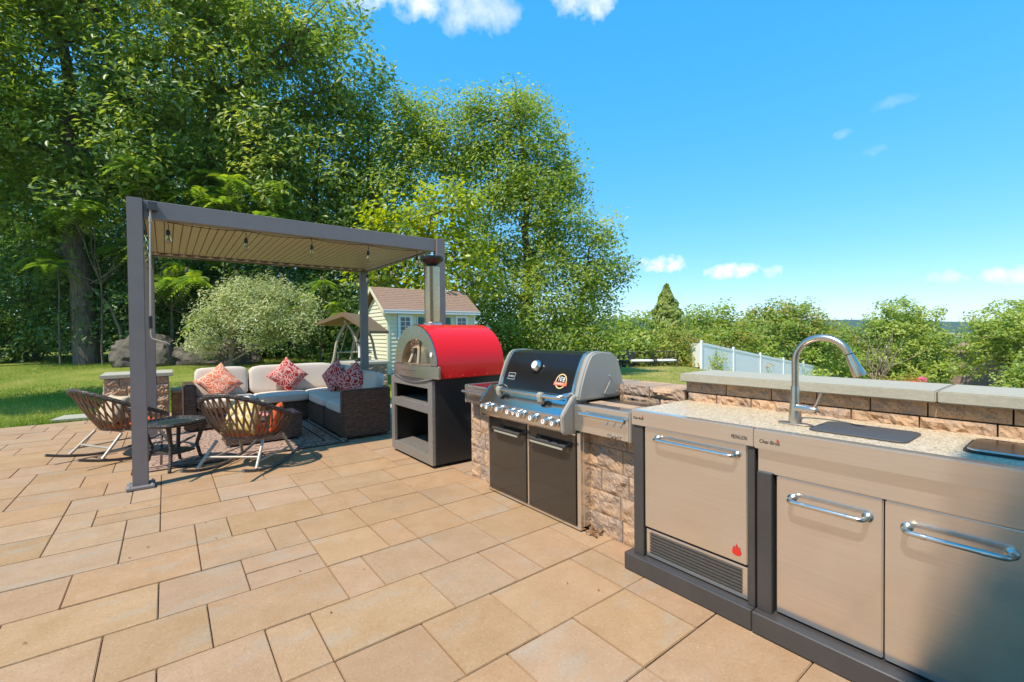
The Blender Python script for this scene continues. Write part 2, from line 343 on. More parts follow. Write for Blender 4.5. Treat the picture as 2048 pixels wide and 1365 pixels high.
def f_leaf(stops, trans=.42, rough=.38, spec=.45):
    def f(g, b):
        at = g('ShaderNodeAttribute', attribute_name='tint').outputs['Fac']; c = g.ramp(at, stops); setc(g, b, c)
        b.inputs['Roughness'].default_value = rough; b.inputs['Specular IOR Level'].default_value = spec
        tr = g('ShaderNodeBsdfTranslucent', i={'Color': g('ShaderNodeHueSaturation', i={'Hue': .485, 'Saturation': 1.15, 'Value': 2.0, 'Color': c}).outputs[0]})
        mx = g('ShaderNodeMixShader', i={0: trans, 1: b.outputs[0], 2: tr.outputs[0]}); g.l.new(mx.outputs[0], g.n['Material Output'].inputs[0])
    return f
mat('oak_leaf', fn=f_leaf([(0, (0.085, 0.144, 0.029)), (.5, (0.189, 0.270, 0.050)), (1, (0.377, 0.420, 0.094))]))
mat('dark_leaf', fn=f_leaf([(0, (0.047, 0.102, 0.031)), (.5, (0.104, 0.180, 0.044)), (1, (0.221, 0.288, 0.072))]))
mat('green_leaf', fn=f_leaf([(0, (0.108, 0.174, 0.026)), (.5, (0.210, 0.297, 0.044)), (1, (0.396, 0.437, 0.083))]))
mat('maple_leaf', fn=f_leaf([(0, (.13, .20, .018)), (.5, (.27, .34, .028)), (1, (.44, .46, .05))]))
mat('sumac_leaf', fn=f_leaf([(0, (0.094, 0.171, 0.033)), (.6, (0.198, 0.308, 0.055)), (1, (0.374, 0.440, 0.066))]))
mat('pale_leaf', fn=f_leaf([(0, (0.135, 0.189, 0.068)), (.5, (0.324, 0.365, 0.149)), (1, (0.621, 0.621, 0.338))]))
mat('hedge_leaf', fn=f_leaf([(0, (0.110, 0.174, 0.026)), (.6, (0.231, 0.314, 0.046)), (.92, (0.363, 0.381, 0.072)), (1, (0.418, 0.302, 0.088))]))
mat('conifer_leaf', fn=f_leaf([(0, (0.100, 0.163, 0.033)), (.5, (0.213, 0.275, 0.050)), (1, (0.375, 0.400, 0.077))]))
mat('grass_blade', fn=f_leaf([(0, (.11, .19, .022)), (.5, (.22, .30, .036)), (1, (.42, .40, .11))], .3, .6))
mat('dry_leaf', (.22, .11, .05), .8)
def f_bark(g, b):
    n = noise(g, tc(g, scale=(14, 14, 3)), 1, 5, .65); setc(g, b, g.mix(g.ramp(n, [(.3, 0), (.7, 1)]), (.05, .036, .026), (.24, .18, .13))); bumpn(g, b, n, .8, .03)
mat('bark', rough=.95, fn=f_bark)
mat('pale_bark', rough=.9, fn=f_wood((.20, .15, .10), (.36, .28, .20)))
def f_rock(g, b):
    n = noise(g, tc(g), 2.2, 7, .65); setc(g, b, g.mix(g.ramp(n, [(.35, 0), (.7, 1)]), (.06, .05, .038), (.20, .16, .115))); bumpn(g, b, n, .8, .06)
mat('rock', rough=.95, fn=f_rock)
def f_forest(g, b):
    n = noise(g, tc(g), .05, 6, .7); setc(g, b, g.mix(g.ramp(n, [(.35, 0), (.65, 1)]), (.022, .055, .022), (.06, .11, .035)))
mat('far_forest', rough=1, spec=0, fn=f_forest)
mat('cushion_white', (.78, .76, .70), .9)
mat('toy_red', (.75, .05, .05), .4)
mat('toy_pink', (.80, .10, .20), .4)
mat('concrete', (.40, .36, .30), .9)
M = MATS
# ================================================================== ground, lawn, hills
def np_mesh(name, v, f):
    me = bpy.data.meshes.new(name); me.vertices.add(len(v)); me.vertices.foreach_set('co', np.asarray(v, np.float32).ravel())
    n = f.shape[1]; me.loops.add(f.size); me.loops.foreach_set('vertex_index', f.astype(np.int32).ravel())
    me.polygons.add(len(f)); me.polygons.foreach_set('loop_start', np.arange(len(f), dtype=np.int32) * n); me.update(); return me
def grid_faces(nu, nv):
    i = np.arange(nu * nv).reshape(nu, nv); return np.stack([i[:-1, :-1], i[1:, :-1], i[1:, 1:], i[:-1, 1:]], -1).reshape(-1, 4)
n = 220; s_ = np.linspace(-1, 1, n); c_ = np.sign(s_) * (abs(s_) ** 3.4) * 4000 + s_ * 25
gx, gy = np.meshgrid(c_, c_ + 8, indexing='ij'); zz = gz(gx, gy)
und = sum(np.sin(gx * a + p) * np.cos(gy * b + p * 2) for a, b, p in ((.31, .27, 1.), (.55, .43, 2.2), (.9, .8, .4))) * .02
pat = (gx > -9) & (gx < 3.4) & (gy > -9) & (gy < 10.6)
zz = np.where(pat, -0.06, zz + und * np.clip((gy - 10.6) / 2, 0, 1))
me = np_mesh('ground', np.stack([gx, gy, zz], -1).reshape(-1, 3), grid_faces(n, n)); me.polygons.foreach_set('use_smooth', [True] * len(me.polygons))
tag(link('ground', me, M['lawn']), kind='structure')
# far wooded ridge: rows of crowns as bumps on a long hill
nu, nv = 420, 46; a = np.linspace(-700, 2500, nu); t = np.linspace(0, 1, nv); A, T = np.meshgrid(a, t, indexing='ij')
D = 1250 + 700 * T + rng.uniform(-6, 6, A.shape); top = 42 + 9 * np.sin(A / 430 + .6) + 5 * np.sin(A / 170)
Z = -14 + (top + 14) * np.sin(T * math.pi / 2 * 1.25) + rng.uniform(-2.2, 2.6, A.shape)
hv = np.stack([.7919 * A + .6105 * D, -.6106 * A + .7919 * D, Z], -1).reshape(-1, 3)
tag(link('hills', np_mesh('hills', hv, grid_faces(nu, nv)), M['far_forest']), kind='structure')
# grass blades on the near lawn
def blades(name, n, reg, hmin, hmax, w):
    x = rng.uniform(reg[0], reg[1], n * 3); y = reg[2] + (reg[3] - reg[2]) * rng.random(n * 3) ** 1.5
    keep = ~((x > -9) & (x < 3.15) & (y > -9) & (y < 10.2)); d = .6105 * x + .7919 * y; aa = .7919 * x - .6106 * y; keep &= (abs(aa) < d * 1.25 + 1)
    x = x[keep][:n]; y = y[keep][:n]; m = len(x); z = gz(x, y) - .01; h = rng.uniform(hmin, hmax, m); ang = rng.uniform(0, 2 * np.pi, m); le = rng.normal(0, .35, (2, m)) * h
    ww = w * rng.uniform(.7, 1.3, m); dx = np.cos(ang) * ww; dy = np.sin(ang) * ww
    b1 = np.stack([x - dx, y - dy, z], -1); b2 = np.stack([x + dx, y + dy, z], -1); tp = np.stack([x + le[0], y + le[1], z + h], -1)
    v = np.stack([b1, b2, tp], 1).reshape(-1, 3); me = np_mesh(name, v, np.arange(m * 3).reshape(-1, 3))
    at = me.attributes.new('tint', 'FLOAT', 'POINT'); cl = .5 + .28 * np.sin(x * 1.3 + np.sin(y * .9) * 2) + rng.normal(0, .18, m); at.data.foreach_set('value', np.repeat(np.clip(cl, 0, 1), 3).astype(np.float32))
    return link(name, me, M['grass_blade'])
tag(blades('lawn_grass', 150000, (-5, 9, 10.15, 24), .03, .085, .006), 'green lawn grass growing behind the patio', 'grass', kind='stuff')
tag(blades('far_lawn_grass', 50000, (3.2, 32, 1, 24), .03, .09, .012), 'sun-dried lawn grass beyond the kitchen wall', 'grass', kind='stuff')
# ================================================================== patio of rectangular pavers
U = 0.195; RH = 0.4085; Y00 = 1.92; X00 = -0.05
bed = MB().box(-9, 3.2, -6, 10.12, -.058, -.016).build('patio', M['sand']); tag(bed, kind='structure')
given = {0: [(-3, 3), (0, 2), (2, 1), (3, 3), (6, 2), (8, 1), (9, 2), (11, 2)], 1: [(-3, 2), (-1, 2), (1, 3), (4, 1), (5, 2), (7, 2), (9, 3)],
         2: [(-3, 3), (0, 2), (2, -2), (4, 2), (6, 1), (7, 2), (9, 2), (11, 2)]}
pav = []
for k in range(-14, 20):
    n0 = -40; items = []
    if k in given: items = list(given[k]); n0 = items[-1][0] + abs(items[-1][1])
    seqs = []
    if k in given:
        q = items[0][0]
        while q > -40: w = random.choice([2, 3, 2, 2, 1]); q -= w; seqs.append((q, w))
    q = n0
    while q < 14:
        w = random.choice([3, 3, 3, 2, 2, 2, 2, 1, 1, 3, 2, -2]); items.append((q, w)); q += abs(w)
    for q, w in items + seqs:
        x0 = X00 + q * U; x1 = x0 + abs(w) * U; y0 = Y00 + k * RH; y1 = y0 + RH
        if x0 > 2.9: continue
        if w < 0: pav += [(x0, x1, y0, y0 + RH / 2, -2), (x0, x1, y0 + RH / 2, y1, -2)]
        else: pav.append((x0, x1, y0, y1, w))
def vis_area(p):
    cx, cy = (p[0] + p[1]) / 2, (p[2] + p[3]) / 2; d = .6105 * cx + .7919 * cy; a = .7919 * cx - .6106 * cy
    if d < .9 or abs(a) > d * 1.2 + .35 or cx > 2.45: return 0
    if cx > 2.0 and cy < 2.1: return 0
    return (p[1] - p[0]) * (p[3] - p[2]) / d ** 3
pav.sort(key=lambda p: -vis_area(p))
pm = {}
J = .0026
def paver_mesh(w):
    hw = abs(w) * U / 2 - J; hh = (RH / 2 if w > 0 else RH / 4) - J
    return MB().box(-hw, hw, -hh, hh, -.05, 0).mesh('paver', .003, 2)
for w in (1, 2, 3, -2): pm[w] = paver_mesh(w); pm[w].materials.append(M['paver'])
rest = MB()
for i, (x0, x1, y0, y1, w) in enumerate(pav):
    cx, cy = (x0 + x1) / 2, (y0 + y1) / 2; dz = random.uniform(-.0022, .0012)
    if i < 300:
        o = bpy.data.objects.new('paver', pm[w]); COL.objects.link(o); o.parent = bed
        o.location = (cx, cy, dz); o.rotation_euler = (random.gauss(0, .0022), random.gauss(0, .0022), random.gauss(0, .002) + (math.pi if random.random() < .5 else 0))
    else: rest.box(x0 + J, x1 - J, y0 + J, y1 - J, -.05, dz)
tag(rest.build('outer_paver', M['paver'], bed), kind='stuff')
# ================================================================== split-face walls
def split_block(parent, x, y0, y1, z0, z1, depth, axis='-x', amp=.022, nm='block', seed=None):
    # rough front face looking along axis; x is the mean front coordinate
    g = .003; y0 += g; y1 -= g; z0 += g * .6; z1 -= g * .6
    nu = max(5, int((y1 - y0) / .014)); nv = max(4, int((z1 - z0) / .014)); sd_ = random.uniform(0, 100); vs = []; fs = []
    sgn = -1 if axis[0] == '-' else 1; fr = axis[1]
    def P(f, u, w): return (f, u, w) if fr == 'x' else (u, f, w)
    for i in range(nu + 1):
        for j in range(nv + 1):
            u = y0 + (y1 - y0) * i / nu; w = z0 + (z1 - z0) * j / nv
            e = min(i, nu - i, j, nv - j); k = 0 if e == 0 else (1 if e > 1 else .7)
            d = k * (.35 + .9 * mnoise.fractal(Vector((u * 14, w * 14, sd_)), 1.0, 2.1, 4)) * amp + (k * random.uniform(-.18, .18)) * amp
            vs.append(P(x + sgn * d, u, w))
    for i in range(nu):
        for j in range(nv):
            a = i * (nv + 1) + j; fs.append((a, a + nv + 1, a + nv + 2, a + 1))
    b0 = len(vs); xb = x - sgn * depth
    vs += [P(xb, y0, z0), P(xb, y1, z0), P(xb, y1, z1), P(xb, y0, z1)]
    bot = [i * (nv + 1) for i in range(nu + 1)]; topv = [i * (nv + 1) + nv for i in range(nu + 1)]; lf = list(range(nv + 1)); rt = [nu * (nv + 1) + j for j in range(nv + 1)]
    fs += [tuple(bot + [b0 + 1, b0]), tuple(topv + [b0 + 2, b0 + 3]), tuple(lf + [b0 + 3, b0]), tuple(rt + [b0 + 2, b0 + 1]), (b0, b0 + 1, b0 + 2, b0 + 3)]
    return MB().add(vs, fs).build(nm, M['split_block'], parent)
def courses(parent, x, ya, yb, zs, depth, axis, lmin=.2, lmax=.34, amp=.022):
    for z0, z1 in zip(zs[:-1], zs[1:]):
        y = ya; first = random.uniform(.12, .3)
        while y < yb - .01:
            L = first if first else random.uniform(lmin, lmax); first = 0
            y2 = y + L
            if yb - y2 < .1: y2 = yb
            split_block(parent, x, y, y2, z0, z1, depth, axis, amp); y = y2
wall = thing('kitchen_wall', 'tan split-face block wall running behind the steel kitchen units', 'wall', (2.8, 1.2, 0))
ZS = [0, .139, .291, .44, .595, .745, .875]
courses(wall, 2.305, 1.62, 2.13, ZS, .12, '-x', .22, .3, .018)       # between grill and cabinet
courses(wall, 2.305, 3.20, 3.64, ZS, .12, '-x', .25, .36, .018)      # left of the grill
courses(wall, 3.645, 2.31, 2.97, ZS[:], .14, '+y', .25, .4)          # end turned to the oven
courses(wall, 2.66, 1.62, 3.63, [.66, .815, .899, .975], .30, '-x', .24, .4, .03)
courses(wall, 2.66, -2.4, 1.6, [.60, .815, .965], .30, '-x', .19, .26, .034)
courses(wall, 2.663, -2.4, 1.615, [.967, 1.034], .29, '-x', .2, .26, .016)
MB().box(2.47, 2.93, -2.4, 3.5, .0, .655).build('wall_core', M['split_block'], wall)
for y0, y1 in ((.416, 1.628), (-.80, .411), (-2.4, -.805)):
    MB().box(2.612, 3.01, y0, y1, 1.036, 1.087).build('cap_slab', M['cap_stone'], wall, .005, 2)
# walk behind the wall
tag(MB().box(3.05, 3.75, -4, 9, -.06, -.012).build('path', M['concrete']), kind='structure')
# ================================================================== stainless kitchen modules
def ns(nm, m, par, x0, x1, y0, y1, z0, z1, bev=.003, seg=1): return box(nm, M[m], par, x0, x1, y0, y1, z0, z1, bev, seg)
def bar_handle(par, x, y0, y1, z, r=.011, out=.045):
    mb = MB()
    c0 = Vector((x - out + .022, y0 - .022 if y0 > y1 else y0 + .022, z)); sy = 1 if y0 > y1 else -1
    pts = [Vector((x, y0, z))] + [c0 + Vector((-.022 * math.sin(t), sy * .022 * math.cos(t), 0)) for t in np.linspace(0, math.pi / 2, 6)]
    c1 = Vector((x - out + .022, y1 + sy * .022, z)); pts += [c1 + Vector((-.022 * math.cos(t), -sy * .022 * math.sin(t), 0)) for t in np.linspace(0, math.pi / 2, 6)] + [Vector((x, y1, z))]
    mb.tube(pts, r, 12); h = mb.build('handle', M['chrome'], par, smooth=50)
    for yy in (y0, y1): MB().lathe([(r * 1.9, 0), (r * 1.9, .006), (r * 1.2, .012)], (x, yy, z), 14, (-1, 0, 0)).build('handle_rosette', M['chrome'], h, smooth=40)
    for yy in (y0 - sy * .055, y1 + sy * .055): MB().lathe([(r * 1.12, -.006), (r * 1.12, .006)], (x - out, yy, z), 14, (0, 1, 0)).build('handle_collar', M['chrome'], h, smooth=40)
    return h
FACE = Matrix(((0, 0, -1), (-1, 0, 0), (0, 1, 0)))            # text that reads from -X
def text(nm, body, size, loc, m, par, sx=1.0, rot=FACE, ext=.0006, align='LEFT', shear=0, bold=0):
    cu = bpy.data.curves.new(nm, 'FONT'); cu.body = body; cu.size = size; cu.extrude = ext; cu.align_x = align; cu.shear = shear; cu.offset = bold
    t = bpy.data.objects.new(nm, cu); COL.objects.link(t); dg = bpy.context.evaluated_depsgraph_get()
    me = bpy.data.meshes.new_from_object(t.evaluated_get(dg)); bpy.data.objects.remove(t); bpy.data.curves.remove(cu)
    me.transform(Matrix.Translation(loc) @ rot.to_4x4() @ Matrix.Diagonal((sx, 1, 1, 1))); me.name = nm
    me.materials.clear(); return link(nm, me, M[m], par)
FL = [(0, 0), (.35, .05), (.5, .3), (.46, .55), (.36, .75), (.33, .98), (.2, .8), (.12, .98), (-.02, 1.25), (-.12, .9), (-.2, .68), (-.3, .95), (-.42, .6), (-.46, .3), (-.33, .06)]
def flame(par, y, z, s, x, m='print_red'):
    MB().prism([(y - p[0] * s, z + p[1] * s) for p in FL], 'x', x - .0012, x).build('flame_mark', M[m], par)
def char_broil(par, y, z, s, x=2.0843):
    t = text('brand_lettering', 'Char-Broil', s, (x, y, z), 'print_black', par, .86, bold=.0002); flame(par, y - s * 3.35, z + s * .62, s * .42, x)
    return t
# --- refrigerator module
c1 = thing('outdoor_refrigerator', 'stainless steel refrigerator cabinet with vent grille beside the grill', 'refrigerator', (2.36, 1.27, 0))
ns('plinth', 'graphite', c1, 2.062, 2.62, .937, 1.642, .004, .098, .004)
ns('corner_post', 'graphite', c1, 2.098, 2.16, 1.536, 1.600, .098, .832); ns('corner_post', 'graphite', c1, 2.098, 2.16, .936, .968, .098, .832)
ns('side_panel', 'graphite', c1, 2.16, 2.30, 1.575, 1.598, .098, .832); ns('body', 'black_plastic', c1, 2.14, 2.60, .94, 1.57, .10, .825)
d = ns('door', 'steel', c1, 2.106, 2.137, .974, 1.530, .270, .826, .004, 2)
bar_handle(d, 2.106, 1.446, 1.020, .775, .0095)
flame(d, 1.022, .300, .045, 2.1055, 'print_red'); flame(d, 1.019, .302, .040, 2.1062, 'print_black')
gr = ns('vent_panel', 'steel', c1, 2.116, 2.137, .974, 1.530, .104, .256, .003)
for k in range(7): z = .128 + k * .0168; ns('vent_slot', 'black_plastic', gr, 2.1145, 2.1175, 1.0, 1.505, z - .0016, z + .0016, 0); MB().add([(2.1145, 1.0, z + .003), (2.1145, 1.505, z + .003), (2.108, 1.505, z + .0125), (2.108, 1.0, z + .0125)], [(0, 1, 2, 3)]).add([(2.1155, 1.0, z + .003), (2.1155, 1.505, z + .003), (2.109, 1.505, z + .0125), (2.109, 1.0, z + .0125)], [(3, 2, 1, 0)]).build('louver', M['cast_grey'], gr)
tb = ns('top_band', 'steel', c1, 2.085, 2.13, .9335, 1.604, .832, .915, .004, 2)
text('model_lettering', 'MEDALLION', .0255, (2.0843, 1.036, .856), 'print_black', tb, .52); char_broil(tb, 1.607 - .016, .867, .0185)
ns('countertop', 'granite', c1, 2.13, 2.655, .935, 1.604, .880, .914, .002)
# --- sink module
c2 = thing('sink_cabinet', 'long stainless steel sink cabinet with two doors at the near end', 'cabinet', (2.36, .3, 0))
YE = -.62
ns('plinth', 'graphite', c2, 2.060, 2.62, YE, .934, .004, .098, .004)
ns('corner_post', 'graphite', c2, 2.100, 2.16, .866, .928, .098, .722); ns('body', 'black_plastic', c2, 2.152, 2.60, YE + .01, .86, .10, .82)
ns('top_band', 'steel', c2, 2.080, 2.13, YE, .9315, .829, .916, .004, 2); char_broil(c2, .908, .858, .0225, 2.0793)
ns('apron_panel', 'steel', c2, 2.114, 2.145, YE, .929, .719, .828, .003, 2)
for y0, y1, h in ((.483, .856, (.792, .531)), (.092, .478, (.415, .158)), (-.30, .087, (.03, -.23)), (YE + .01, -.305, None)):
    dd = ns('door', 'steel', c2, 2.126, 2.150, y0, y1, .108, .714, .004, 2)
    if h: bar_handle(dd, 2.126, h[0], h[1], .632, .0095, .055)
    else: bar_handle(dd, 2.126, -.36, -.57, .632, .0105, .05)
ns('countertop', 'granite', c2, 2.13, 2.655, YE, .9345, .880, .915, .002)
def rrect(x0, x1, y0, y1, r, n=5):
    pts = []
    for cx, cy, a in ((x1 - r, y1 - r, 0), (x0 + r, y1 - r, 90), (x0 + r, y0 + r, 180), (x1 - r, y0 + r, 270)):
        pts += [(cx + r * math.cos(R(a + 90 * k / n)), cy + r * math.sin(R(a + 90 * k / n))) for k in range(n + 1)]
    return pts
tag(MB().prism(rrect(2.222, 2.492, .436, .772, .035), 'z', .9155, .923).build('sink_cover', M['rubber_mat'], bev=.002), 'charcoal cover lying over the sink beside the faucet', 'sink cover')
ib = thing('drop_in_ice_bin', 'steel lidded drop-in bin set in the shaded counter end', 'ice bin', (2.37, .06, .915))
MB().prism(rrect(2.236, 2.512, -.16, .29, .04), 'z', .9155, .921).build('rim', M['black_plastic'], ib); MB().prism(rrect(2.246, 2.502, -.15, .28, .035), 'z', .9213, .929).build('lid', M['steel_shelf'], ib, bev=.002)
for k in range(7): ns('hinge_slot', 'black_plastic', ib, 2.484, 2.49, .24 - k * .05, .265 - k * .05, .9287, .9296, 0)
# --- faucet
fa = thing('faucet', 'brushed nickel gooseneck faucet with pull-down spray head', 'faucet', (2.32, .853, .915))
MB().prism([(2.32 + .030 * math.cos(t), .853 + .073 * math.sin(t)) for t in np.linspace(0, 2 * math.pi, 32, endpoint=False)], 'z', .9155, .923).build('base_plate', M['nickel'], fa, bev=.002, smooth=40)
MB().lathe([(.027, 0), (.0275, .02), (.024, .06), (.0195, .12), (.0172, .165), (.0165, .17)], (2.32, .853, .923), 24).build('body', M['nickel'], fa, smooth=50)
ny = .853 - .107; nk = [(2.32, .853, 1.09), (2.32, .853, 1.15), (2.32, .853, 1.205)] + [(2.32, ny + .107 * math.cos(t), 1.213 + .107 * math.sin(t)) for t in np.linspace(.05, math.pi - .32, 18)]
MB().tube(nk, .0145, 16).build('neck', M['nickel'], fa, smooth=60)
e = Vector(nk[-1]); dr = (e - Vector(nk[-2])).normalized()
hd = MB().lathe([(.0152, 0), (.0165, .012), (.0205, .05), (.0245, .088), (.024, .096), (.017, .098)], e, 20, dr).build('spray_head', M['nickel'], fa, smooth=50)
MB().lathe([(.0156, -.003), (.0156, .001)], e, 20, dr).build('seam_ring', M['black_plastic'], hd, smooth=50)
MB().lathe([(.0172, 0), (.0165, .05), (.0135, .062), (.0125, .09), (.006, .095)], (2.31, .845, .995), 16, (-.25, -1, .03)).build('valve', M['nickel'], fa, smooth=50)
MB().tube([(2.29, .768, 1.0), (2.283, .752, 1.03), (2.276, .735, 1.075)], [.008, .0085, .0062], 10, flat=.8).build('lever', M['nickel'], fa, smooth=60)
# ================================================================== gas grill
g_ = thing('gas_grill', 'black and stainless gas grill with rounded lid and row of knobs', 'grill', (2.45, 2.6, 0))
ns('cart_body', 'graphite', g_, 2.24, 2.60, 2.16, 3.2, .03, .70, .004)
ns('cart_side', 'steel', g_, 2.235, 2.32, 2.115, 2.158, .03, .69); ns('cart_frame', 'steel', g_, 2.205, 2.24, 2.12, 3.215, .01, .032); ns('cart_frame', 'steel', g_, 2.207, 2.24, 2.118, 2.152, .03, .672); ns('cart_frame', 'steel', g_, 2.207, 2.24, 3.185, 3.213, .03, .672)
ns('cart_frame', 'steel', g_, 2.207, 2.238, 2.655, 2.685, .03, .672)
for y0, y1, ha, hb in ((2.156, 2.652, 2.20, 2.60), (2.688, 3.182, 2.70, 3.06)):
    d = ns('door', 'dark_glass', g_, 2.196, 2.216, y0, y1, .036, .662, .002); ns('door_edge', 'steel', d, 2.194, 2.2, y0 - .001, y1 + .001, .655, .665, 0)
    h = MB().tube([(2.15, ha, .575), (2.15, hb, .575)], .0125, 12).build('handle', M['graphite'], d, smooth=40)
    for yy in (ha + .04, hb - .04): MB().tube([(2.196, yy, .575), (2.15, yy, .575)], .007, 8).build('handle_stud', M['chrome'], h, smooth=40)
    ns('handle_grip', 'beige_plastic', h, 2.143, 2.157, ha + .03, hb - .02, .546, .561, .002)
# console
prof = [(2.225, .665), (2.125, .672), (2.108, .69), (2.10, .79), (2.118, .812), (2.20, .905), (2.235, .92), (2.33, .92), (2.33, .665)]
cs = MB().prism(prof, 'y', 2.205, 3.165).build('control_panel', M['steel_shelf'], g_, .004, 2)
ec = [(2.23, .66), (2.12, .664), (2.102, .685), (2.094, .792), (2.112, .818), (2.196, .912), (2.235, .928), (2.335, .928), (2.335, .66)]
MB().prism(ec, 'y', 2.17, 2.204).build('end_cap', M['cast_grey'], g_, .006, 2); MB().prism(ec, 'y', 3.166, 3.185).build('end_cap', M['steel_shelf'], g_, .004, 2)
for j in range(3):
    for k in range(26):
        y = 2.25 + k * .034 + (j % 2) * .012; x = 2.203 + j * .012; MB().box(-.0035, .0035, -.010, .010, -.001, .0012, Matrix.Translation((x - .028 + .006, y, .8845 + j * .0132 - .004 + .004)) @ Matrix.Rotation(R(-49), 4, 'Y')).build('vent_slot', M['black_plastic'], cs) if j < 3 else None
KN = [(3.095, .757, .7), (3.025, .755, 1), (2.885, .753, 1), (2.745, .750, 1), (2.672, .748, .7), (2.613, .746, 1), (2.473, .742, 1), (2.333, .738, 1), (2.243, .737, .85)]
for y, z, s in KN:
    k = MB().lathe([(.034 * s, 0), (.034 * s, .006), (.027 * s, .010), (.0265 * s, .034), (.028 * s, .038), (.025 * s, .044)], (2.103, y, z), 22, (-1, 0, .08)).build('knob', M['chrome'], g_, smooth=40)
    MB().lathe([(.018 * s, .0435), (.017 * s, .0455)], (2.103, y, z), 16, (-1, 0, .08)).build('knob_face', M['print_white'], k); MB().prism([(y - .004 * s, z + .018 * s), (y + .004 * s, z + .018 * s), (y + .003 * s, z), (y - .003 * s, z)], 'x', 2.0562, 2.0572).build('pointer', M['print_red'], k)
# lid
LP = [(2.222, .905), (2.245, .99), (2.285, 1.09), (2.322, 1.16), (2.352, 1.197), (2.395, 1.213), (2.46, 1.216), (2.56, 1.207), (2.607, 1.186), (2.642, 1.14), (2.677, 1.04), (2.70, .94), (2.71, .885), (2.23, .885)]
lid = MB().prism(LP, 'y', 2.21, 3.035).build('lid', M['enamel'], g_, smooth=30)
def off(P, s, c=(2.46, .885)): return [(c[0] + (p[0] - c[0]) * s, c[1] + (p[1] - c[1]) * (s if p[1] > .9 else 1)) for p in P]
for y0, y1, cap in ((2.195, 2.222, 0), (3.022, 3.048, 0)): MB().prism(off(LP, 1.018), 'y', y0, y1).build('lid_trim', M['chrome'], lid, .003, 2)
for y0, y1 in ((2.140, 2.194), (3.049, 3.09)):
    e = MB().prism(off(LP, 1.012), 'y', y0, y1).build('lid_end', M['cast_grey'], lid, .012, 3, smooth=35)
    if y0 < 2.5:
        MB().prism([(2.46, .92), (2.53, 1.015), (2.60, .925), (2.58, .905), (2.48, .905)], 'y', y0 - .012, y0 - .001).build('end_rib', M['cast_grey'], e, .008, 2)
        for p in ((2.535, 1.04), (2.615, .925)): MB().lathe([(.008, 0), (.007, .006), (.003, .009)], (p[0], y0, p[1]), 10, (0, -1, 0)).build('rivet', M['chrome'], e, smooth=40)
for k, f in enumerate((.15, .45, .75)):
    for y in (2.208, 3.035):
        i = int(f * 5); p = LP[i]; MB().lathe([(.006, 0), (.004, .004)], (p[0] - .004, y, p[1]), 8, (-.9, 0, .4)).build('rivet', M['chrome'], lid)
nrm = Vector((-.92, 0, .39)); th = MB().lathe([(.045, 0), (.046, .010), (.042, .016), (.040, .030), (.034, .036)], (2.283, 2.64, 1.098), 26, nrm).build('thermometer', M['chrome'], lid, smooth=40)
MB().lathe([(.030, .036), (.030, .0375)], (2.283, 2.64, 1.098), 22, nrm).build('dial', M['print_white'], th)
c = Vector((2.283, 2.64, 1.098)) + nrm.normalized() * .0385; MB().tube([c, c + Vector((0, .012, .018))], .0016, 5).build('needle', M['print_red'], th)
# print on the lid: local frame tangent to the sloping front
up_ = Vector((.39, 0, .92)).normalized(); LROT = Matrix(((0, up_.x, nrm.normalized().x), (-1, 0, 0), (0, up_.z, nrm.normalized().z)))
def lid_pt(y, z):
    for (xa, za), (xb, zb) in zip(LP[:-1], LP[1:]):
        if za <= z <= zb: return Vector((xa + (xb - xa) * (z - za) / (zb - za), y, z)) + nrm.normalized() * .003
def lid_ring(r0, r1, c, m, nm, n=36, sx=1.0):
    vs = []; fs = []
    for k in range(n):
        a = 2 * math.pi * k / n
        for r in (r0, r1): vs.append(c + Vector((0, -1, 0)) * r * sx * math.cos(a) + up_ * r * math.sin(a))
    for k in range(n): j = (k + 1) % n; fs.append((2 * k, 2 * k + 1, 2 * j + 1, 2 * j))
    return MB().add(vs, fs).build(nm, M[m], lid)
bc = lid_pt(2.345, 1.005); lid_ring(.048, .057, bc, 'print_gold', 'badge_ring')
text('badge_number', '10', .052, bc + Vector((0, .034, 0)) + up_ * .0, 'print_white', lid, .8, LROT, bold=.0002)
for k in range(3): cc = bc + up_ * (.027 - k * .012) + Vector((0, -.024 - .0, 0)); MB().add([cc + Vector((0, s1 * .010, 0)) + up_ * s2 * .0035 for s1, s2 in ((1, -1), (-1, -1), (-1, 1), (1, 1))], [(0, 1, 2, 3)]).build('badge_stripe', M['print_white'], lid)
rb = bc + up_ * -.02 + nrm.normalized() * .001; MB().add([rb + Vector((0, s1 * .066, 0)) + up_ * s2 * .0125 for s1, s2 in ((1, -1), (-1, -1), (-1, 1), (1, 1))], [(0, 1, 2, 3)]).build('badge_ribbon', M['print_orange'], lid)
text('ribbon_lettering', 'YEAR WARRANTY', .0145, rb + Vector((0, .055, 0)) + up_ * -.005 + nrm.normalized() * .001, 'print_white', lid, .72, LROT)
lc = lid_pt(2.925, 1.005)
for a0, a1, b0, b1 in ((-.046, .046, .024, .029), (-.046, .046, -.029, -.024), (-.046, -.041, -.024, .024), (.041, .046, -.024, .024)):
    MB().add([lc + Vector((0, -u, 0)) + up_ * w for u, w in ((a0, b0), (a1, b0), (a1, b1), (a0, b1))], [(0, 1, 2, 3)]).build('logo_frame', M['aluminium'], lid)
text('logo_lettering', 'weber', .032, lc + Vector((0, .036, 0)) + up_ * -.009, 'aluminium', lid, .86, LROT, bold=.0006)
hb = MB().tube([(2.235, 3.02, .925), (2.17, 3.02, .918), (2.135, 3.0, .908), (2.128, 2.97, .905), (2.128, 2.28, .905), (2.135, 2.25, .908), (2.17, 2.23, .918), (2.235, 2.23, .925)], .0165, 14).build('lid_handle', M['chrome'], g_, smooth=60)
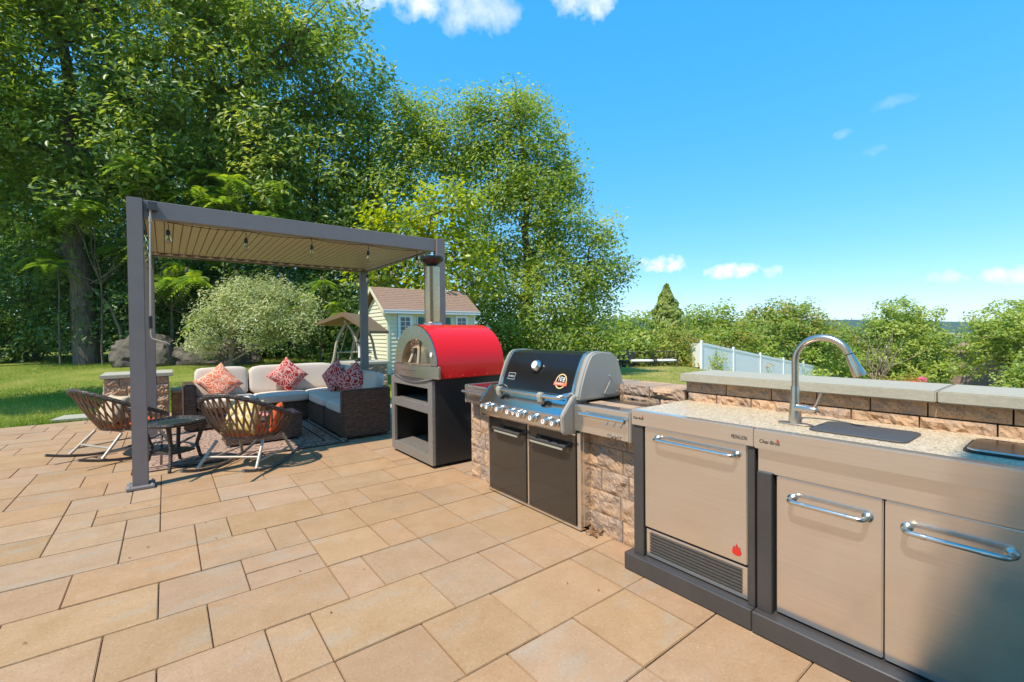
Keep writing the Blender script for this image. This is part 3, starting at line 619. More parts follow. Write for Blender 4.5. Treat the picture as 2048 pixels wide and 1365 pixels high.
for y in (2.93, 2.43):
    MB().prism([(2.104, .905), (2.112, .926), (2.134, .931), (2.153, .915), (2.156, .90), (2.146, .855), (2.130, .838), (2.112, .862)], 'y', y - .026, y + .026).build('handle_light', M['beige_plastic'], hb, .006, 2)
# side shelves
for y0, y1, nm in ((3.186, 3.548, 'l'), (1.706, 2.168, 'r')):
    z0, z1 = (.725, .885) if nm == 'l' else (.69, .872)
    ns('side_shelf', 'steel_shelf', g_, 2.205, 2.64, y0, y1, z1 - .02, z1, .004, 2); ap = ns('shelf_apron', 'steel', g_, 2.197, 2.213, y0 + .002, y1 - .002, z0, z1 - .004, .004, 2)
    ns('shelf_end', 'cast_grey', g_, 2.19, 2.64, (y1 if nm == 'l' else y0 - .016), (y1 + .016 if nm == 'l' else y0), z0 - .004, z1 + .003, .005, 2)
    ya, yb = (3.19, 3.56) if nm == 'l' else (1.712, 2.085)
    tw = MB().tube([(2.163, ya, z1 - .055), (2.163, yb, z1 - .055)], .013, 12).build('towel_bar', M['chrome'], ap, smooth=40)
    for yy in (ya + .03, yb - .03): MB().tube([(2.2, yy, z1 - .055), (2.163, yy, z1 - .055)], .007, 8).build('bar_stud', M['chrome'], tw)
    if nm == 'r':
        for k in range(3): yk = 1.73 + k * .055; MB().tube([(2.163, yk, .802), (2.157, yk, .79), (2.150, yk, .780), (2.140, yk, .786)], .0035, 6).build('hook', M['chrome'], ap)
        text('nameplate_lettering', 'SUMMIT', .034, (2.1955, 1.882, .693), 'chrome', ap, .95, shear=.35, bold=.0012, ext=.002); text('nameplate_shade', 'SUMMIT', .034, (2.1966, 1.8835, .691), 'print_black', ap, .95, shear=.35, bold=.0016)
# ================================================================== pizza oven
ov = thing('pizza_oven', 'red domed pizza oven on black open-front stand with chimney', 'pizza oven', (2.5, 4.55, 0))
ns('side_panel', 'black_steel', ov, 2.14, 2.95, 4.045, 4.065, .03, .888, .003); ns('side_panel', 'black_steel', ov, 2.14, 2.95, 5.04, 5.06, .03, .888, .003); ns('back_panel', 'black_steel', ov, 2.93, 2.95, 4.066, 5.039, .03, .888)
for y0, y1 in ((4.045, 4.135), (4.985, 5.06)): ns('front_leg', 'oven_frame', ov, 2.10, 2.139, y0, y1, .03, .888, .004)
ns('front_rail', 'oven_frame', ov, 2.102, 2.138, 4.136, 4.984, .80, .888, .003); ns('front_rail', 'oven_frame', ov, 2.102, 2.138, 4.136, 4.984, .545, .635, .003); ns('front_rail', 'oven_frame', ov, 2.102, 2.138, 4.136, 4.984, .03, .125, .003)
ns('shelf', 'oven_frame', ov, 2.14, 2.92, 4.068, 5.036, .61, .632); ns('floor_plate', 'oven_frame', ov, 2.14, 2.92, 4.068, 5.036, .10, .122); ns('top_plate', 'black_steel', ov, 2.10, 2.97, 4.03, 5.07, .889, .902)
for x in (2.2, 2.85):
    for y in (4.12, 4.98): MB().lathe([(.022, -.012), (.022, .012)], (x, y, .022), 14, (0, 1, 0)).build('caster', M['black_plastic'], ov)
yc = 4.49; hwid = .505; za = 1.035; rise = .425
def archp(hw, zb, zs, rs, n=28, p=1.0): return [(yc - hw, zb)] + [(yc - hw * math.cos(t), zs + rs * math.sin(t)) for t in np.linspace(0, math.pi, n)] + [(yc + hw, zb)]
dm_ = MB().prism(archp(hwid, .904, za, rise), 'x', 2.135, 2.96); dm_.f.pop(0)
dome = dm_.build('dome_shell', M['red_paint'], ov, .006, 2, smooth=35)
for k in range(5): MB().lathe([(.009, 0), (.007, .004), (.002, .006)], (2.28 + k * .15, yc - hwid, .925), 10, (0, -1, 0)).build('rivet', M['print_red'], dome)
fr = MB()                                    # steel front ring with arched opening
o_ = [(yc - (hwid - .005) * math.cos(t), za + (rise - .005) * math.sin(t)) for t in np.linspace(0, math.pi, 33)]; i_ = [(yc - .06 + .03 - .345 * math.cos(t), 1.036 + .272 * math.sin(t)) for t in np.linspace(0, math.pi, 33)]
vs = [(2.122, y, z) for y, z in o_] + [(2.122, y, z) for y, z in i_] + [(2.136, y, z) for y, z in o_] + [(2.136, y, z) for y, z in i_] + [(2.30, y, z) for y, z in i_]
fs = [(k, k + 1, 34 + k, 33 + k) for k in range(32)] + [(k, 66 + k, 67 + k, k + 1) for k in range(32)] + [(33 + k, 34 + k, 133 + k, 132 + k) for k in range(32)]
fr.add(vs, fs).build('front_arch', M['worn_steel'], ov, smooth=40)
MB().prism(archp(.5, .91, 1.034, .42, 24), 'x', 2.118, 2.121).build('arch_edge', M['red_paint'], dome) if False else None
MB().prism([(yc - .03 - .344 * math.cos(t), 1.036 + .271 * math.sin(t)) for t in np.linspace(0, math.pi, 24)], 'x', 2.235, 2.25).build('oven_door', M['worn_steel'], ov)
MB().box(2.139, 2.30, yc - .37, yc + .31, 1.030, 1.0355).build('hearth', M['firebrick'], ov)
for y, le in ((yc - .02, 0), (yc + .2, .05)): MB().tube([(2.165, y, 1.04), (2.185 + le, y - .005, 1.30 - le * 2)], .019, 10).build('wooden_handle', M['pale_wood'], ov, smooth=50)
n = 20; tp = [(2.128 - .075 * math.sin(math.pi * k / n) ** .8, yc - .545 + 1.09 * k / n) for k in range(n + 1)]
MB().prism(tp + [(2.15, yc + .545), (2.15, yc - .545)], 'z', .905, 1.030).build('front_tray', M['worn_steel'], ov, .003); MB().prism([(2.045, yc - .18), (2.045, yc + .16), (2.06, yc + .16), (2.06, yc - .18)], 'z', .972, .975).build('tray_seam', M['black_plastic'], ov)
MB().prism([(yc + .47 - .94 * k / n, .904 - .055 * math.sin(math.pi * k / n)) for k in range(n + 1)], 'x', 2.085, 2.100).build('tray_skirt', M['oven_frame'], ov)
MB().lathe([(.024, 0), (.026, .004), (.022, .008)], (2.121, yc - .405, 1.145), 18, (-1, 0, 0)).build('temperature_gauge', M['print_white'], ov, smooth=40)
stx, sty = 2.42, 4.62
st = MB().lathe([(.088, 0), (.088, .60), (.092, .60), (.092, .66), (.086, .66)], (stx, sty, 1.455), 28).build('chimney', M['stack_steel'], ov, smooth=40)
MB().lathe([(.108, 0), (.104, .035), (.09, .045)], (stx, sty, 1.448), 28).build('chimney_collar', M['worn_steel'], st, smooth=40)
MB().lathe([(.055, 2.12), (.055, 2.135), (.125, 2.19), (.132, 2.20), (.132, 2.232), (.12, 2.236)], (stx, sty, 0), 28).build('rain_cap', M['black_plastic'], st, smooth=40)
MB().lathe([(.04, 2.10), (.04, 2.14)], (stx, sty, 0), 12).build('cap_stem', M['graphite'], st)
# ================================================================== pergola
pg = thing('pergola', 'taupe metal louvered-roof pergola standing over the wicker sofa', 'pergola', (1.33, 6.57, 0))
PW = .112; PX = (-.25, 2.80); PY = (5.19, 7.62)
for x, y in ((-.25, 5.19), (2.80, 5.19), (-.212, 7.62), (2.655, 7.62)):
    for _ in (0,):
        p = ns('post', 'pergola_metal', pg, x, x + PW, y, y + PW, .012, 2.592, .004, 2); ns('base_plate', 'pergola_metal', p, x - .045, x + PW + .045, y - .045, y + PW + .045, .001, .03, .006)
        for bx_, by_ in ((x - .025, y - .025), (x + PW + .025, y - .025), (x - .025, y + PW + .025), (x + PW + .025, y + PW + .025)): MB().lathe([(.011, .03), (.011, .036), (.007, .038), (.007, .044)], (bx_, by_, 0), 6).build('anchor_bolt', M['aluminium'], p)
zb, zt = 2.430, 2.588
ns('beam', 'pergola_metal', pg, PX[0] + PW + .002, PX[1] - .002, 5.235, 5.295, zb, zt, .003); ns('beam', 'pergola_metal', pg, PX[0] + PW + .002, PX[1] - .002, 7.645, 7.705, zb, zt, .003)
ns('beam', 'pergola_metal', pg, PX[0] + .03, PX[0] + .09, 5.304, 7.643, zb, zt, .003); ns('beam', 'pergola_metal', pg, PX[1] - .07, PX[1] - .005, 5.304, 7.643, zb, zt, .003)
ns('gutter', 'pergola_metal', pg, -.13, 2.79, 5.297, 5.36, zb + .003, zb + .02, .002); ns('gutter', 'pergola_metal', pg, -.13, 2.79, 7.56, 7.643, zb + .012, zb + .03, .002); ns('gutter', 'aluminium', pg, 2.705, 2.718, 5.37, 7.55, zb + .018, zb + .04, .002)
NL = 38; x0, x1 = -.135, 2.70; sp = (x1 - x0) / NL
for k in range(NL):
    xa = x0 + k * sp; b_ = [(xa + .003, zb + .036), (xa + sp - .006, zb + .036), (xa + sp + .004, zb + .056), (xa + sp + .004, zb + .062), (xa + sp * .5, zb + .062), (xa + .003, zb + .054)]
    MB().prism(b_, 'y', 5.305, 7.632).build('louver', M['louver_bounce_metal'], pg)
    if k % 2 == 0: MB().prism([(xa + .01, zb + .018), (xa + .045, zb + .028), (xa + .055, zb + .05), (xa + .068, zb + .028), (xa + .105, zb + .022), (xa + .075, zb + .008), (xa + .05, zb + .002)], 'y', 7.546, 7.558).build('louver_bracket', M['white_bracket'], pg)
cb = ns('gearbox', 'graphite', pg, -.105, -.035, 5.14, 5.232, 2.488, 2.562, .004)
text('gearbox_lettering', 'SUNJOY', .012, (-.095, 5.1392, 2.515), 'print_white', cb, 1, Matrix(((1, 0, 0), (0, 0, -1), (0, 1, 0)))) if False else None
cr = MB().tube([(-.085, 5.16, 2.49), (-.085, 5.155, 2.42), (-.087, 5.15, 2.40), (-.098, 5.15, 1.55), (-.10, 5.15, 1.53)], .0075, 8).build('crank_rod', M['tan_metal'], pg, smooth=50)
MB().lathe([(.013, 0), (.013, .05)], (-.086, 5.152, 2.375), 10).build('crank_joint', M['tan_metal'], cr); MB().lathe([(.014, 0), (.015, .10), (.012, .11)], (-.10, 5.15, 1.43), 12).build('crank_grip', M['black_plastic'], cr)
MB().tube([(-.10, 5.15, 1.45), (-.10, 5.15, 1.38), (-.095, 5.15, 1.345), (-.06, 5.14, 1.325), (.0, 5.13, 1.305), (.03, 5.13, 1.29), (.032, 5.13, 1.20)], .007, 8).build('crank_arm', M['tan_metal'], cr, smooth=60); MB().lathe([(.015, 0), (.015, .11)], (.032, 5.13, 1.17), 12).build('crank_knob', M['black_plastic'], cr)
# string of lamps under the beams
sl = thing('string_lights', 'black cord of clear filament bulbs hung under pergola beams', 'string lights', (1.33, 6.5, 2.4))
runs = [[(.04 + .635 * k, 5.33, 2.43) for k in range(5)], [(-.145, 5.42 + .5 * k, 2.43) for k in range(5)], [(2.69, 5.42 + .5 * k, 2.43) for k in range(5)], [(.25 + .58 * k, 7.53, 2.425) for k in range(5)]]
for rn in runs:
    pts = []
    for a_, b_ in zip(rn[:-1], rn[1:]):
        a_, b_ = Vector(a_), Vector(b_); pts += [a_.lerp(b_, t) + Vector((0, 0, -.05 * 4 * t * (1 - t) * .35)) for t in (0, .25, .5, .75)]
    MB().tube(pts + [Vector(rn[-1])], .0035, 6).build('cord', M['cord'], sl)
    for p in rn:
        p = Vector(p); MB().tube([p, p + Vector((.004, 0, -.04)), p + Vector((0, 0, -.075))], .0035, 6).build('cord', M['cord'], sl)
        s = MB().lathe([(.006, 0), (.014, -.008), (.0165, -.02), (.0165, -.05), (.013, -.054)], p + Vector((0, 0, -.07)), 12).build('socket', M['cord'], sl, smooth=40)
        bz = p + Vector((0, 0, -.122)); MB().lathe([(.012, 0), (.015, -.012), (.024, -.038), (.026, -.052), (.021, -.068), (.010, -.077), (.001, -.08)], bz, 14).build('bulb', M['bulb_glass'], s, smooth=60)
        MB().tube([bz, bz + Vector((.008, 0, -.025)), bz + Vector((-.006, .004, -.04)), bz + Vector((.004, 0, -.055))], .0012, 4).build('filament', M['brass'], s)
# ================================================================== seat wall pillars
def pillar(label, x0, x1, y0, y1, ztop, grp):
    t = thing('stone_pillar', label, 'pillar', ((x0 + x1) / 2, (y0 + y1) / 2, 0), group=grp)
    zs = [0, .16, .32, .48, .64, ztop - .055]; zs = [z for z in zs if z < ztop - .1] + [ztop - .055]
    courses(t, y0 + .03, x0 + .05, x1 - .05, zs, .2, '-y', .3, .45, .03); courses(t, x0 + .045, y0 + .06, y1 - .05, zs, .1, '-x', .3, .45, .025)
    MB().box(x0 + .12, x1 - .06, y0 + .2, y1 - .06, 0, ztop - .06).build('core', M['split_block'], t)
    MB().box(x0, x1, y0, y1, ztop - .053, ztop).build('cap_slab', M['cap_stone'], t, .006, 2); return t
pillar('sunlit stone pillar with grey cap behind the left rocking chair', -.76, .09, 8.72, 9.55, .805, 'stone pillars at the patio edge')
pillar('shaded stone pillar with grey cap carrying the lantern', 2.72, 3.50, 8.45, 9.25, .84, 'stone pillars at the patio edge')
sw_ = thing('seat_wall', 'low stone seat wall running behind the wicker sofa', 'wall', (1.4, 9.2, 0)); courses(sw_, 9.02, .06, 2.76, [0, .16, .32, .46], .25, '-y', .3, .45); MB().box(.06, 2.76, 8.96, 9.36, .462, .515).build('cap_slab', M['cap_stone'], sw_, .005)
fl = MB().prism([(-1.5, 10.35), (-.95, 10.3), (-.85, 10.75), (-1.4, 10.8)], 'z', -.02, .03).build('flagstone', M['cap_stone'], bev=.01); tag(fl, 'pale flat stone lying in the lawn behind left rocking chair', 'stone')
ln = thing('lantern', 'dark lantern with pale candle on the shaded pillar cap', 'lantern', (3.02, 8.8, .84))
box('base', M['black_plastic'], ln, 2.94, 3.10, 8.72, 8.88, .842, .862); MB().lathe([(.045, 0), (.045, .27)], (3.02, 8.8, .90), 16).build('candle', M['cushion_white'], ln, smooth=40); box('roof', M['black_plastic'], ln, 2.95, 3.09, 8.73, 8.87, 1.20, 1.22); MB().lathe([(.07, 0), (.02, .06), (.008, .09)], (3.02, 8.8, 1.22), 8).build('finial', M['black_plastic'], ln)
for x in (2.955, 3.085):
    for y in (8.735, 8.865): MB().tube([(x, y, .86), (x, y, 1.2)], .006, 6).build('bar', M['black_plastic'], ln)
MB().lathe([(.055, 0), (.055, .05), (.045, .055)], (3.02, 8.8, .862), 14).build('candle_cup', M['black_plastic'], ln)
# ================================================================== cushions
def cushion_mesh(sx, sy, sz, p=7, n=7, puff=.0):
    bm = bmesh.new(); bmesh.ops.create_cube(bm, size=2); bmesh.ops.subdivide_edges(bm, edges=bm.edges, cuts=n, use_grid_fill=True)
    for v in bm.verts:
        c = v.co; k = (abs(c.x) ** p + abs(c.y) ** p + abs(c.z) ** p) ** (1 / p); c = c / k
        bul = 1 + puff * (1 - c.x ** 2) * (1 - c.y ** 2); wob = 1 + .02 * math.sin(c.x * 5 + sx * 9) * math.cos(c.y * 4 + sy * 7)
        v.co = (c.x * sx / 2, c.y * sy / 2, c.z * sz / 2 * bul * wob)
    me = bpy.data.meshes.new('cushion'); bm.to_mesh(me); bm.free(); me.polygons.foreach_set('use_smooth', [True] * len(me.polygons)); return me
def pillow_mesh(s, th, n=14):
    vs = []; fs = []
    for sd_ in (1, -1):
        for i in range(n + 1):
            for j in range(n + 1):
                u = 2 * i / n - 1; w = 2 * j / n - 1; x = u * (1 - .10 * (1 - w * w)); y = w * (1 - .10 * (1 - u * u)); t = ((1 - u ** 4) * (1 - w ** 4)) ** .55
                cr_ = .10 * math.sin(u * 7 + w * 3) * (1 - u * u) * (1 - w * w); vs.append((x * s / 2, y * s / 2, sd_ * th / 2 * t * (1 + cr_)))
    m_ = (n + 1) ** 2
    for i in range(n):
        for j in range(n):
            a = i * (n + 1) + j; q = (a, a + n + 1, a + n + 2, a + 1); fs += [q, tuple(m_ + k for k in reversed(q))]
    return MB().add(vs, fs).mesh('pillow', smooth=80, weld=True)
def place(name, me, m, loc, rot, label=None, cat=None, grp=None, parent=None):
    o = link(name, me, M[m]); o.matrix_basis = Matrix.Translation(loc) @ rot
    if label: tag(o, label, cat, grp)
    if parent: o.parent = parent; o.matrix_parent_inverse = wmat(parent).inverted()
    return o
RX = lambda a: Matrix.Rotation(R(a), 4, 'X')
RY = lambda a: Matrix.Rotation(R(a), 4, 'Y')
RZ = lambda a: Matrix.Rotation(R(a), 4, 'Z')
# ================================================================== rug + sofa + tables
rug = MB().box(-1.06, 1.06, -1.22, 1.22, 0, .007).build('rug', M['rug'], bev=.002); rug.location = (.77, 6.98, .003); tag(rug, 'brown patterned outdoor rug under the wicker coffee table', 'rug')
so = thing('sectional_sofa', 'brown wicker L-shaped sectional sofa with cream cushions under the pergola', 'sofa', (1.4, 7.6, 0))
def wk(nm, x0, x1, y0, y1, z0, z1, b=.018): return box(nm, M['wicker'], so, x0, x1, y0, y1, z0, z1, b, 2)
wk('arm', .19, .335, 7.74, 8.42, .03, .675); wk('seat_base', .338, 1.10, 7.76, 8.42, .03, .315); wk('back_frame', .338, 1.10, 8.425, 8.50, .03, .66); wk('seat_base', 1.105, 1.86, 7.765, 8.42, .03, .315); wk('back_frame', 1.105, 2.46, 8.425, 8.50, .03, .66)
wk('seat_base', 1.80, 2.40, 6.80, 7.76, .03, .315); wk('corner_base', 1.862, 2.40, 7.765, 8.42, .03, .315); wk('seat_base', 1.80, 2.40, 5.98, 6.797, .03, .315); wk('arm', 1.78, 2.42, 5.86, 5.978, .03, .645); wk('back_frame', 2.403, 2.47, 5.98, 8.42, .03, .645)
for x, y in ((.21, 7.76), (.21, 8.4), (1.8, 5.9), (2.4, 5.9), (2.4, 8.4), (1.82, 7.7)): box('foot', M['foot_plastic'], so, x - .025, x + .03, y - .025, y + .025, .008, .03, .003)
def cu(nm, sx, sy, sz, loc, rot=Matrix(), puff=.25, p=8): return place(nm, cushion_mesh(sx, sy, sz, p, 7, puff), 'cream_fabric', loc, rot, parent=so)
cu('seat_cushion', .76, .68, .125, (.72, 8.05, .378)); cu('seat_cushion', .755, .68, .125, (1.482, 8.05, .378)); cu('seat_cushion', .55, .66, .125, (2.12, 8.06, .378)); cu('seat_cushion', .60, .955, .125, (2.09, 7.27, .378)); cu('seat_cushion', .60, .80, .125, (2.09, 6.39, .378))
cu('back_cushion', .70, .15, .46, (.69, 8.33, .645), RX(-12), .0, 7); cu('back_cushion', 1.33, .15, .46, (1.72, 8.33, .645), RX(-12), .0, 7); cu('back_cushion', .15, .90, .46, (2.34, 7.60, .635), RY(12), .0, 7); cu('back_cushion', .15, 1.05, .45, (2.34, 6.60, .60), RY(13), .0, 7)
pms = pillow_mesh(.46, .15); pmr = pms.copy()
place('throw_pillow', pms, 'pillow_coral', (.64, 8.13, .655), RX(68) @ RZ(38), 'sunlit coral floral throw pillow at the left sofa end', 'pillow', 'throw pillows on the sofa')
place('throw_pillow', pmr, 'pillow_red', (1.60, 8.17, .70), RX(72) @ RZ(45), 'red floral throw pillow standing on its corner mid-sofa', 'pillow', 'throw pillows on the sofa')
place('throw_pillow', pmr, 'pillow_red', (2.17, 7.55, .685), RZ(-68) @ RX(78) @ RZ(45), 'red floral throw pillow in the sofa corner, left of two', 'pillow', 'throw pillows on the sofa')
place('throw_pillow', pmr, 'pillow_red', (2.18, 6.72, .66), RZ(-50) @ RX(76) @ RZ(38), 'red floral throw pillow nearest to the pizza oven', 'pillow', 'throw pillows on the sofa')
ct = thing('coffee_table', 'rectangular brown wicker coffee table behind the near rocking chair', 'table', (.98, 6.62, 0))
for a in ((.56, 1.41, 6.36, 6.40), (.56, 1.41, 6.86, 6.90), (.56, .60, 6.402, 6.858), (1.37, 1.41, 6.402, 6.858)): box('side_panel', M['wicker'], ct, *a, .03, .315, .008, 2)
box('top', M['wicker'], ct, .55, 1.42, 6.35, 6.91, .316, .338, .01, 2); box('runner', M['pillow_red'], ct, .95, 1.38, 6.45, 6.82, .3385, .343, .002)
for x in (.58, 1.39):
    for y in (6.38, 6.88): box('foot', M['foot_plastic'], ct, x - .02, x + .02, y - .02, y + .02, .01, .03, .002)
# side table with a glass top
stt = thing('side_table', 'small dark wicker side table with glass top between rocking chairs', 'side table', (.06, 5.87, 0), R(35))
def bow(s, b, n=6):
    pts = []
    for q in range(4):
        ca, sa = math.cos(q * math.pi / 2), math.sin(q * math.pi / 2)
        for k in range(n): t = 2 * k / n - 1; x, y = s + b * (1 - t * t), s * t; pts.append((x * ca - y * sa, x * sa + y * ca))
    return pts
MB().prism(bow(.195, .035), 'z', .462, .468).build('glass_top', M['window_glass'], stt, local=True)
MB().tube([(x, y, .468) for x, y in bow(.215, .04, 8)], .021, 10, closed=True).build('rim', M['rim_wrap'], stt, smooth=60, local=True); MB().prism(bow(.125, .02), 'z', .155, .172).build('lower_shelf', M['wicker_dark'], stt, .004, local=True)
for sx in (-1, 1):
    for sy in (-1, 1): MB().tube([(sx * .20, sy * .20, .455), (sx * .165, sy * .165, .36), (sx * .135, sy * .135, .22), (sx * .155, sy * .155, .10), (sx * .20, sy * .20, .008)], [.024, .021, .018, .017, .016], 10).build('leg', M['rim_wrap'], stt, smooth=60, local=True)
# ================================================================== rocking chairs
def rocker(label, loc, ang, extra):
    t = thing('rocking_chair', label, 'rocking chair', loc, ang - math.pi / 2, 'woven bucket rocking chairs')
    B = dict(local=True)
    def rim(a):                                   # a=0 front, pi back
        c, s = math.cos(a), math.sin(a); f = .39 * c if c > 0 else .46 * c
        h = .56 - .16 * c + (.075 * (c * c) if c < 0 else 0); return Vector((.395 * s, f - .03, h))
    def base(a): return Vector((.235 * math.sin(a), .24 * math.cos(a) + .0, .315 - .02 * math.cos(a)))
    N = 48; MB().tube([rim(2 * math.pi * k / N) for k in range(N)], .024, 10, closed=True).build('rim', M['rim_wrap'], t, smooth=60, **B)
    MB().tube([base(2 * math.pi * k / 32) for k in range(32)], .012, 8, closed=True).build('seat_ring', M['runner_metal'], t, smooth=60, **B)
    for k in range(-2, 3): MB().box(-.21, .21, k * .08 - .012, k * .08 + .012, .306, .310).build('seat_slat', M['strap'], t, **B)
    ns_ = 25
    for sg in (1, -1):
        for k in range(ns_):
            a = R(52) + (2 * math.pi - R(104)) * k / (ns_ - 1); b = a + sg * R(17); b = min(max(b, R(40)), 2 * math.pi - R(40))
            p0, p1 = rim(a), base(b); mid = (p0 + p1) / 2; o = Vector((mid.x, mid.y, 0)); mid += (o.normalized() * .028 if o.length > 0 else o) + Vector((0, 0, -.02))
            tn = Vector((math.cos(a), -math.sin(a), 0)); w = .0105; vs = []
            off_ = o.normalized() * (.003 * sg)
            for q in (0, .25, .5, .75, 1): p = p0 * (1 - q) ** 2 + mid * 2 * q * (1 - q) + p1 * q * q + off_; vs += [p - tn * w, p + tn * w, p + tn * w + o.normalized() * .003, p - tn * w + o.normalized() * .003]
            fs = [f for i in range(4) for f in [(4 * i + u, 4 * i + (u + 1) % 4, 4 * i + 4 + (u + 1) % 4, 4 * i + 4 + u) for u in range(4)]]; MB().add(vs, fs).build('strap', M['strap'], t, **B)
    for a in (R(60), R(118), R(242), R(300)): MB().tube([rim(a), (rim(a) + base(a)) / 2 + Vector((math.sin(a) * .03, math.cos(a) * .03, -.02)), base(a)], .0105, 8).build('bowl_rib', M['runner_metal'], t, smooth=60, **B)
    for sx in (-1, 1):
        x = sx * .29; pts = []
        for k in range(15): y = -.60 + 1.17 * k / 14; z = .016 + .30 * (y + .02) ** 2; pts.append((x, y, z))
        rn = MB().tube(pts, .0155, 8).build('runner', M['runner_metal'], t, smooth=60, **B)
        for p, dd in ((pts[0], -1), (pts[-1], 1)): MB().lathe([(.0185, 0), (.0185, .035)], p, 10, (0, dd, .2)).build('end_cap', M['foot_plastic'], rn, smooth=40)
        for yb, yt in ((-.40, -.19), (.30, .17)): MB().tube([(x, yb, .03 + .30 * (yb + .02) ** 2), (sx * .235, yt, .30)], .0155, 8).build('leg', M['tan_metal'], t, smooth=60, **B)
        MB().tube([(sx * .272, -.335, .13), (sx * .277, .255, .13)], .009, 8).build('side_stretcher', M['tan_metal'], t, smooth=60, **B)
    MB().tube([(-.265, -.31, .165), (.265, -.31, .165)], .012, 8).build('stretcher', M['tan_metal'], t, smooth=60, **B)
    return t
def on(t, name, me, m, loc, rot, label, cat): o = link(name, me, M[m]); o.matrix_basis = t.matrix_basis @ Matrix.Translation(loc) @ rot; return tag(o, label, cat)
ch2 = rocker('near woven rocking chair seen from behind, in front of coffee table', (.70, 5.42, 0), R(51), 0)
on(ch2, 'seat_cushion', cushion_mesh(.44, .44, .09, 3, 7, .2), 'orange_fabric', (0, .03, .365), Matrix(), 'orange seat cushion in the near rocking chair', 'cushion')
on(ch2, 'throw_pillow', pillow_mesh(.36, .13), 'pillow_yellow', (.0, -.15, .53), RX(62), 'yellow floral pillow in the near rocking chair', 'pillow')
on(ch2, 'throw_pillow', pillow_mesh(.30, .10), 'orange_fabric', (.25, .03, .50), RZ(-65) @ RX(70), 'plain orange pillow at the right of near rocking chair', 'pillow')
ch1 = rocker('far woven rocking chair beside the lawn, partly behind the pergola post', (-.36, 6.83, 0), R(32), 1)
on(ch1, 'seat_cushion', cushion_mesh(.44, .44, .09, 3, 7, .2), 'orange_fabric', (0, .03, .365), Matrix(), 'orange seat cushion in the far rocking chair', 'cushion')
on(ch1, 'throw_pillow', pillow_mesh(.36, .13), 'beige_fabric', (0, -.15, .54), RX(62), 'beige pillow in the far rocking chair', 'pillow')
# ================================================================== swing seat + shed
swg = thing('garden_swing', 'canopied garden swing with bowed wooden legs beside the shed', 'swing', (3.7, 11.0, .25))
def SW(a, d, z): p = V(a, d, z); return p
d0, d1 = 10.9, 12.1; gzs = .27
for dd in (d0, d1):
    for sgn in (-1, 1):
        pts = [SW(-4.05 + (.06 if sgn > 0 else 0), dd, 1.66) + Vector((0, 0, 0))]
        top = Vector((-4.0, dd, 1.66)); foot = Vector((-4.0 + sgn * .58, dd, gzs))
        pts = [SW(top.x + (foot.x - top.x) * q - sgn * .10 * math.sin(q * math.pi * 2) * -1 * .6, dd, top.z + (foot.z - top.z) * q) for q in np.linspace(0, 1, 9)]
        MB().tube(pts, .034, 8).build('leg', M['pale_wood'], swg, smooth=60)
MB().tube([SW(-4.0, d0 - .1, 1.68), SW(-4.0, d1 + .1, 1.68)], .035, 8).build('top_beam', M['swing_metal'], swg)
cz = [(-.62, 1.60), (-.60, 1.67), (-.05, 1.90), (.05, 1.90), (.62, 1.46), (.62, 1.39), (.0, 1.80)]
vs = [SW(-4.0 + p[0], d0 - .25, p[1]) for p in cz] + [SW(-4.0 + p[0], d1 + .25, p[1]) for p in cz]; n = len(cz)
MB().add(vs, [tuple(range(n - 1, -1, -1)), tuple(range(n, 2 * n))] + [(k, (k + 1) % n, n + (k + 1) % n, n + k) for k in range(n)]).build('canopy', M['canopy_cloth'], swg)
for dd in (d0 + .15, d1 - .15):
    MB().tube([SW(-4.0, dd, 1.66), SW(-4.22, dd, .92)], .012, 6).build('hanger', M['pale_wood'], swg); MB().tube([SW(-4.0, dd, 1.66), SW(-3.80, dd, .92)], .012, 6).build('hanger', M['pale_wood'], swg)
    MB().tube([SW(-4.3, dd, .94), SW(-3.75, dd, .94)], .02, 6).build('armrest', M['pale_wood'], swg); MB().tube([SW(-4.3, dd, .70), SW(-3.75, dd, .72)], .02, 6).build('side_rail', M['pale_wood'], swg); MB().tube([SW(-4.28, dd, .70), SW(-4.28, dd, .94)], .015, 6).build('armrest_post', M['pale_wood'], swg)
for k in range(6): q = -4.28 + k * .1; MB().tube([SW(q, d0 + .15, .715), SW(q, d1 - .15, .715)], .022, 6, flat=.5).build('seat_slat', M['pale_wood'], swg)
for k in range(4): z = .78 + k * .12; MB().tube([SW(-3.76 + k * .02, d0 + .15, z), SW(-3.76 + k * .02, d1 - .15, z)], .022, 6).build('back_slat', M['pale_wood'], swg)
sh = thing('garden_shed', 'cream clapboard garden shed with brown shingle roof behind the oven', 'shed', (6.6, 13.4, .3))
X0, X1, Y0, Y1 = 5.10, 8.10, 12.5, 14.35; ZB = .2; ZE = 2.05; ym = (Y0 + Y1) / 2; ZR = 2.72
MB().box(X0 + .03, X1 - .03, Y0 + .03, Y1 - .03, ZB, ZE).build('wall_core', M['cream_siding'], sh); MB().prism([(Y0 + .03, ZE), (Y1 - .03, ZE), (ym, ZR - .05)], 'x', X0 + .03, X1 - .03).build('gable_core', M['cream_siding'], sh)
bh = .115
for k in range(22):
    z0 = ZB + k * bh; z1 = z0 + bh
    if z1 < ZE: MB().prism([(Y0 - .003, z0), (Y0 + .029, z0), (Y0 + .029, z1), (Y0 + .018, z1 + .0)], 'x', X0 + .05, X1 - .05).build('clapboard', M['cream_siding'], sh)
    hw = (Y1 - Y0) / 2 - .06 if z1 < ZE else max(0, (ZR - .06 - z1) / (ZR - ZE) * (Y1 - Y0) / 2)
    if hw > .05: MB().prism([(X0 - .003, z0), (X0 + .029, z0), (X0 + .029, z1), (X0 + .018, z1)], 'y', ym - hw, ym + hw).build('clapboard', M['cream_siding'], sh)
